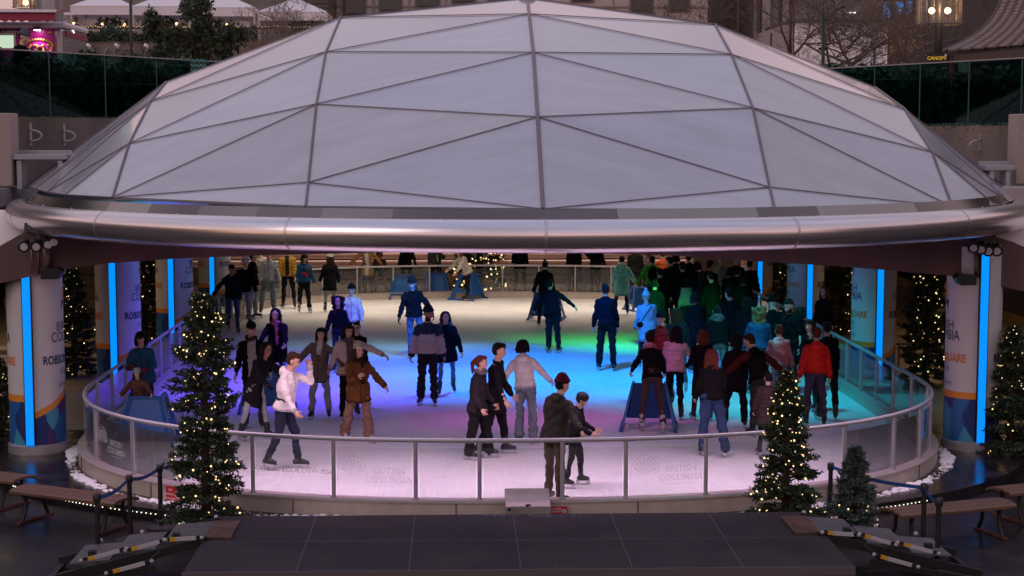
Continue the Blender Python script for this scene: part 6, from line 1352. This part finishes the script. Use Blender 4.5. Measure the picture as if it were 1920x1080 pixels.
person(1040, 948, 1.68, 138, 'man in maroon beanie and brown jacket with a hand on the railing', 'l', ('short', 'black'), ('beanie', (.055, .008, .014)), top=T((.030, .024, .022), hood='down', hem=-.14, bulk=1.2, kind='shell'), legs=G((.105, .07, .04), w=1.15), R_arm=('t', D(1100, 829, 21.02)), L_arm=(4, 10, 10), lean=9, head=(-22, 4))
person(1076, 916, 1.28, 82, 'child in black helmet and dark jacket beside the man at the railing', 'l', ('short', 'black'), ('helmet', (.016, .016, .018)), top=T((.013, .015, .02), bulk=1.15), legs=G((.014, .015, .02), w=1.05), R_arm=(14, 8, 55), L_arm=(20, 8, 40), L_leg=(14, 5, 10), R_leg=(-6, 5, 8), lean=10, head=(0, 14))
person(1137, 697, 1.78, 178, 'tall man in navy jacket and black trousers skating away alone', 'l', ('short', 'black'), top=T((.005, .007, .014), collar=1.3, hem=-.06, bulk=1.08), legs=G((.008, .008, .010), w=1.2, flare=1.2), L_arm=(2, 13, 10), R_arm=(2, 15, 10), L_leg=(3, 4, 3), R_leg=(-2, 5, 2))
person(1036, 664, 1.64, 166, 'black clad skater from behind with one arm held out', 'l', ('pony', 'black'), top=T((.008, .008, .010), hem=-.1, bulk=1.12), legs=G((.008, .008, .010), w=1.25), R_arm=(10, 56, 8, 46), L_arm=(20, 34, 20), lean=14, side=8, L_leg=(2, 2, 4), R_leg=(-2, 2, 2), head=(-20, 0))
person(1022, 614, 1.66, 180, 'dark haired person bending over a blue skating aid at the far side', 'l', ('bun', 'brown'), top=T((.010, .011, .016), bulk=1.1), lean=20, L_arm=(24, 14, 8), R_arm=(24, 12, 8), near=0)
# --- crowd on the right
person(1165, 592, 1.56, 184, 'person in pale quilted long coat with fur hood', 'l', ('short', 'black'), top=T((.16, .48, .44), hem=-.42, puff=.11, kind='shell', hood='fur', fur=(.30, .50, .42), bulk=1.2), R_arm=(6, 30, 8), L_arm=(4, 14, 8))  # green-blue rig light put into the colour of the pale coat
person(1221, 598, 1.62, 180, 'person in green jacket with black backpack holding hands', 'l', ('short', 'black'), top=T((.05, .30, .04), hood='down', bulk=1.12), bag=('backpack', BLK), L_arm=(6, 30, 6), R_arm=(6, 26, 10))
person(1290, 637, 1.44, 178, 'woman in light sweater with long dark hair in the right crowd', 'l', ('long', 'black'), top=T((.24, .38, .24), bulk=1.1), legs=G((.012, .016, .03)), L_arm=(6, 14, 10), R_arm=(20, 30, 60))  # green rig light put into the light sweater's colour
person(1213, 690, 1.54, 180, 'person in light blue coat with pom beanie and black shoulder bag', 'l', (None, 'brown'), ('pom', (.36, .42, .44)), top=T((.24, .38, .48), hem=-.38, bulk=1.15), bag=('sling', BLK), L_arm=(8, 14, 30), R_arm=(8, 12, 30))
vest = lambda i, t, l: np.where(i > 0, 1, 0)
person(1241, 763, 1.66, 180, 'person in red vest with dark sleeves in the right crowd', 'l', (None, 'black'), ('beanie', (.010, .012, .022)), top=T(cols=[(.26, .015, .022), (.010, .010, .014)], bulk=1.1, zones=vest), lean=10)
person(1270, 742, 1.6, 176, 'woman with dark teal lit hair lifting one skate behind', 'l', ('long', 'brown'), top=T((.013, .022, .026)), legs=G((.035, .06, .09)), R_leg=(-12, 6, 38), L_leg=(8, 4, 8), lean=10)
person(1264, 790, 1.58, 172, 'woman in pale pink jacket with long black hair', 'l', ('long', 'black'), top=T((.58, .42, .46), bulk=1.12, hem=-.08), legs=G((.010, .010, .012)), R_arm=(26, 34, 20, 30), L_arm=(20, 10, 20))
person(1222, 813, 1.66, 178, 'bent skater in black sweater and purple brown jeans pushing an aid', 'l', ('bun', 'black'), top=T((.009, .009, .011)), scarf=((.32, .14, .14),), legs=G((.065, .035, .045), w=.95), L_arm=(36, 20, 6), R_arm=(34, 18, 8), lean=26, L_leg=(10, 8, 6), R_leg=(-4, 6, 14), skate='pale')
person(1316, 791, 1.52, 182, 'woman in long black coat with dark red hood of hair', 'l', ('bob2', 'red'), top=T((.010, .009, .011), hem=-.52, bulk=1.1), L_arm=(14, 16, 40), R_arm=(4, 10, 8))
person(1334, 858, 1.6, 178, 'woman with long red hair in black top and blue jeans', 'l', ('long', 'red'), top=T((.011, .010, .012), bulk=1.12, hem=-.04), legs=G((.025, .05, .12), w=1.3, flare=1.35), L_arm=(10, 10, 20), R_arm=(14, 10, 30), L_leg=(2, 7, 3), R_leg=(-3, 8, 8))
person(1379, 806, 1.54, 180, 'woman in black knee coat and flared black trousers', 'l', ('bob2', 'black'), top=T((.014, .010, .015), hem=-.30, bulk=1.12), legs=G((.008, .008, .010), w=1.1, flare=1.4), L_leg=(2, 8, 2), R_leg=(0, 8, 2))
person(1424, 822, 1.7, 196, 'bending person in black vest with maroon sleeves and arms spread', 'l', ('short', 'brown'), top=T(cols=[(.009, .008, .010), (.075, .014, .014)], zones=vest, bulk=1.1), L_arm=(34, 40, 8, 36), R_arm=(18, 54, 6, 50), lean=26, head=(30, 10))
person(1437, 858, 1.22, 182, 'child in dark brown puffer coat in front of the lit fir', 'l', ('short', 'black'), top=T((.040, .024, .026), hem=-.36, bulk=1.25, puff=.10, kind='shell'), legs=G(BLK))
collar = lambda i, t, l: np.where((i == 0) & (l[:, 2] > .435), 1, 0)
person(1460, 775, 1.5, 178, 'person in dusty pink jacket with white collar', 'l', ('bun', 'red'), top=T(cols=[(.42, .13, .15), (.55, .42, .46)], bulk=1.15, zones=collar, collar=1.5), legs=G((.26, .20, .26)), R_arm=(4, 16, 8))
person(1551, 790, 1.66, 176, 'black clad skater almost hidden behind the red puffer', 'l', ('short', 'black'), top=T((.008, .008, .010)), legs=G((.008, .008, .010)), near=0)
person(1527, 803, 1.64, 178, 'person in bright red puffer jacket with purple hood', 'l', ('short', 'red'), top=T((.75, .022, .016), puff=.055, kind='shell', hood='down', bulk=1.16, hem=-.03), legs=G((.06, .045, .085), w=1.05), L_arm=(4, 14, 10), R_arm=(2, 13, 8))
person(1519, 771, 1.58, -48, 'smiling woman in black coat eating near the right railing', 'l', ('bob2', 'black'), top=T(BLK, hem=-.2), L_arm=(46, 12, 104), R_arm=(4, 10, 10), smile=True)
person(1482, 741, 1.8, -52, 'tall bearded man in black tee shirt with bare forearms', 'l', ('short', 'black'), top=T((.008, .008, .010), sleeve=.05, bulk=1.1), beard=True, L_arm=(2, 18, 10), head=(0, 16), legs=G(BLK, w=1.2))
person(1420, 742, 1.62, 180, 'woman with big curly blond hair in a blue puffer jacket', 'l', ('curly', 'blond'), top=T((.012, .06, .15), puff=.06, kind='shell', bulk=1.2), legs=G((.06, .14, .16)), L_arm=(6, 18, 10))
person(1345, 735, 1.62, 180, 'person in black jacket with fur trimmed hood and teal trousers', 'l', ('short', 'black'), top=T((.007, .007, .009), hood='fur', fur=(.10, .13, .13), bulk=1.25), legs=G((.10, .17, .18), w=1.15), lean=16, L_arm=(24, 16, 20), R_arm=(24, 16, 20))
for px, py, H, lab, col, hat, hr in ((1258, 612, 1.74, 'tall dark figure at the left end of the far right crowd', (.008, .008, .010), None, 'short'), (1281, 626, 1.72, 'dark figure in black jacket behind the light sweater woman', (.009, .009, .012), ('cap', BLK), 'short'),
    (1303, 618, 1.66, 'dark figure between the light sweater and the pale beanie', (.010, .008, .014), None, 'bob'), (1327, 620, 1.7, 'dark figure with khaki trousers in the far right crowd', (.008, .009, .010), None, 'short'), (1352, 600, 1.62, 'figure with pale beanie at the back of the right crowd', (.20, .24, .20), ('beanie', (.40, .36, .33)), None),
    (1366, 634, 1.66, 'dark green coated figure left of the far right railing', (.008, .016, .012), None, 'bob'), (1385, 640, 1.72, 'tall dark green parka figure near the far right railing', (.009, .018, .011), None, 'short'), (1406, 612, 1.64, 'dark figure touching the far right railing', (.009, .009, .010), None, 'short'),
    (1268, 600, 1.7, 'dark figure with bobbed hair behind the left end of the right crowd', (.008, .008, .012), None, 'bob'), (1294, 604, 1.76, 'tallest dark figure in the middle of the far right crowd', (.008, .008, .009), None, 'short'), (1315, 640, 1.62, 'dark figure right of the light sweater woman', (.009, .009, .011), None, 'long'),
    (1338, 650, 1.7, 'dark figure behind the fur trimmed hood', (.008, .009, .009), None, 'short'), (1396, 650, 1.6, 'dark figure beside the blond curly woman and the railing', (.008, .010, .010), None, 'bob'), (1240, 630, 1.6, 'dark figure behind the blue coat with pom beanie', (.009, .011, .009), None, 'short'), (1308, 702, 1.62, 'dark figure left of the fur trimmed hood', (.008, .008, .010), None, 'bob'), (1372, 700, 1.7, 'dark figure right of the fur trimmed hood', (.009, .009, .010), None, 'short'), (1397, 716, 1.64, 'dark figure left of the blond curly woman', (.009, .008, .010), None, 'long'),
    (1448, 722, 1.68, 'dark figure right of the blond curly woman', (.008, .008, .010), ('beanie', BLK), None), (1502, 742, 1.62, 'dark figure behind the tall man in tee shirt by the railing', (.008, .008, .010), None, 'bob'), (1226, 660, 1.58, 'dark figure right behind the blue coat with pom beanie, at its shoulder', (.008, .009, .011), None, 'short'), (1378, 606, 1.7, 'dark figure behind the green parka at the far right', (.009, .009, .010), ('beanie', BLK), None)):
    person(px, py, H, 178 + (px % 13 - 6) * 5, lab, 'l', (hr, 'black'), hat, lean=4 + px % 9, side=px % 11 - 5, head=(px % 60 - 30, 6), top=T(col, hem=-.12 if px % 2 else -.3, bulk=1.15), legs=G((.11, .11, .075) if px == 1327 else BLK), near=0)
person(1247, 584, 1.68, 200, 'person in orange jacket bending behind the far crowd', 'l', ('short', 'brown'), top=T((.42, .085, .025), bulk=1.1), lean=26, L_arm=(40, 10, 10), near=0)
person(1192, 576, 1.76, 185, 'dark figure behind the green jacket at the far kerb', 'l', ('short', 'black'), top=T((.012, .011, .012)), near=0)
person(1215, 574, 1.6, 175, 'grey clad figure behind the green jacket', 'l', ('bob', 'brown'), top=T((.10, .07, .07)), near=0)
# --- skaters at the back and on the left
person(437, 627, 1.68, 10, 'person in black hoodie and blue jeans holding the left railing', 'm', (None, 'black'), ('cap', (.012, .012, .016)), top=T((.012, .012, .018), hood='down', bulk=1.1), legs=G((.04, .065, .15)), R_arm=(8, 40, 6, 34), L_arm=(4, 10, 12), lean=8, near=0)
person(458, 612, 1.7, 24, 'person in pale beanie and black jacket with light jeans', 'l', (None, 'black'), ('beanie', (.50, .48, .52)), top=T(BLK, bulk=1.15), legs=G((.22, .25, .34), w=1.15), near=0)
person(474, 600, 1.76, 88, 'tall person in black jacket and light jeans behind the pale beanie', 'l', ('short', 'black'), top=T(BLK, bulk=1.2), legs=G((.24, .26, .34), w=1.15), near=0)
person(504, 592, 1.76, 8, 'man in pale grey fleece and washed jeans at the far left', 'l', ('short', 'black'), top=T((.50, .50, .50), bulk=1.15, hem=-.05), legs=G((.16, .21, .23), w=1.15), L_arm=(4, 16, 10), L_leg=(4, 6, 4), R_leg=(-4, 7, 10), near=0)
person(487, 578, 1.72, 0, 'person in cream sweater behind the pale grey fleece', 'l', ('short', 'brown'), top=T((.46, .40, .34)), near=0)
person(541, 580, 1.74, 0, 'person in mustard puffer over black shirt at the far left', 'l', ('short', 'black'), top=T(cols=[(.32, .17, .02), BLK], puff=.09, kind='shell', bulk=1.2, zones=lambda i, t, l: front(i, t, l, .06)), legs=G(BLK, w=1.1), L_leg=(4, 10, 4), R_leg=(0, 8, 4), near=0)
person(570, 588, 1.58, 14, 'woman in blue jacket with red waist bag', 'l', ('hatlong', 'brown'), ('helmet', (.02, .02, .022)), top=T((.022, .09, .19), bulk=1.12), bag=('belt', (.30, .02, .03)), legs=G((.010, .010, .012), w=1.25), skate='pale', L_arm=(4, 14, 8), head=(25, 0), near=0)
person(619, 587, 1.56, 188, 'woman in pale green pom beanie and black coat', 'l', ('hatlong', 'brown'), ('pom', (.42, .55, .40)), top=T((.011, .011, .014), hem=-.34, bulk=1.12), legs=G((.22, .24, .24), w=.85), L_arm=(4, 16, 24), R_arm=(4, 16, 24), near=0)
person(690, 561, 1.72, -6, 'woman in camel coat and white top with arms out at the far kerb', 'l', ('short', 'brown'), top=T(cols=[(.34, .17, .07), (.58, .54, .50)], hem=-.30, zones=lambda i, t, l: front(i, t, l, .055)), legs=G(BLK, w=1.1), R_arm=(4, 50, 6), L_arm=(0, 40, 10), near=0)
person(762, 556, 1.68, 4, 'person in black coat pushing an aid at the far kerb', 'l', ('bob', 'red'), top=T((.014, .013, .012), hem=-.12, bulk=1.1), R_arm=(24, 14, 16), L_arm=(22, 14, 16), lean=10, near=0)
person(817, 554, 1.66, 14, 'person in olive jacket with white checked scarf at the far kerb', 'l', ('short', 'black'), top=T((.075, .075, .055), hem=-.1, bulk=1.12), scarf=((.55, .54, .54), True), legs=G(DENIM), L_arm=(36, 12, 70), near=0)
person(876, 566, 1.62, -64, 'person in pale grey jacket bending over an aid by the far fir', 'l', ('long', 'red'), top=T((.36, .32, .29), hem=-.12, bulk=1.08), lean=24, L_arm=(30, 8, 10), R_arm=(34, 8, 10), legs=G(BLK), near=0)
GS = 'people standing round the rink'
person(975, 546, 1.74, 180, 'person in navy jacket and blue skirt standing behind the far railing', 'l', ('short', 'black'), top=T((.012, .014, .035), bulk=1.1), legs=G((.012, .012, .015), skirt=.30), near=0, group=GS, z=.02, skates=False)
person(1077, 552, 1.76, -4, 'person in black top and olive trousers reaching out at the far kerb', 'l', ('short', 'black'), top=T((.013, .012, .012), bulk=1.12), legs=G((.075, .07, .045), w=1.15), L_arm=(4, 46, 10, 40), near=0)
person(1116, 553, 1.7, 150, 'black clad person at the far kerb left of the pale quilted coat', 'l', ('short', 'black'), top=T((.014, .012, .012), bulk=1.1), legs=G((.013, .012, .012), w=1.1), L_leg=(8, 8, 6), R_leg=(-8, 10, 10), near=0)
person(272, 806, 1.6, 2, 'woman in blue jacket standing behind the child in patterned helmet', 'l', ('bob2', 'black'), ('cap', (.02, .02, .024)), top=T((.014, .085, .18), hem=-.16, bulk=1.15, kind='shell'), L_arm=(22, 12, 66, -18), R_arm=(22, 12, 66, -18), hands=(.30, .03, .03))
person(263, 826, 1.08, 2, 'child in patterned helmet and brown jacket pushing a blue aid', 'l', ('hatlong', 'brown'), ('helmet', (.34, .44, .42), (.05, .05, .06)), top=T((.095, .042, .035), bulk=1.2, puff=.08, kind='shell'), L_arm=(46, 26, 20), R_arm=(46, 26, 20), lean=4)
seat = D(712, 545, 51.7)
person(712, 545, 1.62, 6, 'woman in beige clothes sitting on the bench behind the far railing', 'l', ('bob', 'red'), top=T((.20, .155, .13), bulk=1.12), legs=G((.30, .24, .19)), L_leg=(82, 6, 80), R_leg=(80, 6, 84), L_arm=(24, 8, 60), R_arm=(24, 8, 60), near=0, group=GS, loc=Vector((seat.x, 51.6, .03)), skates=False, bag=('belt', (.30, .28, .27)))
pt = D(36, 90, 30.9)
person(36, 90, 1.66, 70, 'man in grey beanie and black jacket by the food truck', 'l', ('short', 'black'), ('beanie', (.10, .095, .12)), top=T(BLK, bulk=1.1), near=1, group=GS, loc=Vector((pt.x, 30.9, 5.36)), skates=False, head=(0, 14))
person(1778, 668, 1.7, -60, 'person in yellow shirt in the dark hall behind the right fir', 'l', ('short', 'black'), top=T((.48, .32, .10), bulk=1.1), near=0, group=GS, z=.02, skates=False)
person(1546, 676, 1.62, -30, 'dark haired woman outside the right railing', 'l', ('long', 'red'), top=T((.02, .014, .014)), near=0, group=GS, z=.02, skates=False)
person(1772, 800, 1.5, -100, 'person in blue jacket half hidden by the nearest right column', 'l', ('short', 'black'), top=T((.02, .09, .20), bulk=1.15), near=0, group=GS, z=.0, skates=False, loc=Vector((8.05, 27.6, 0)))
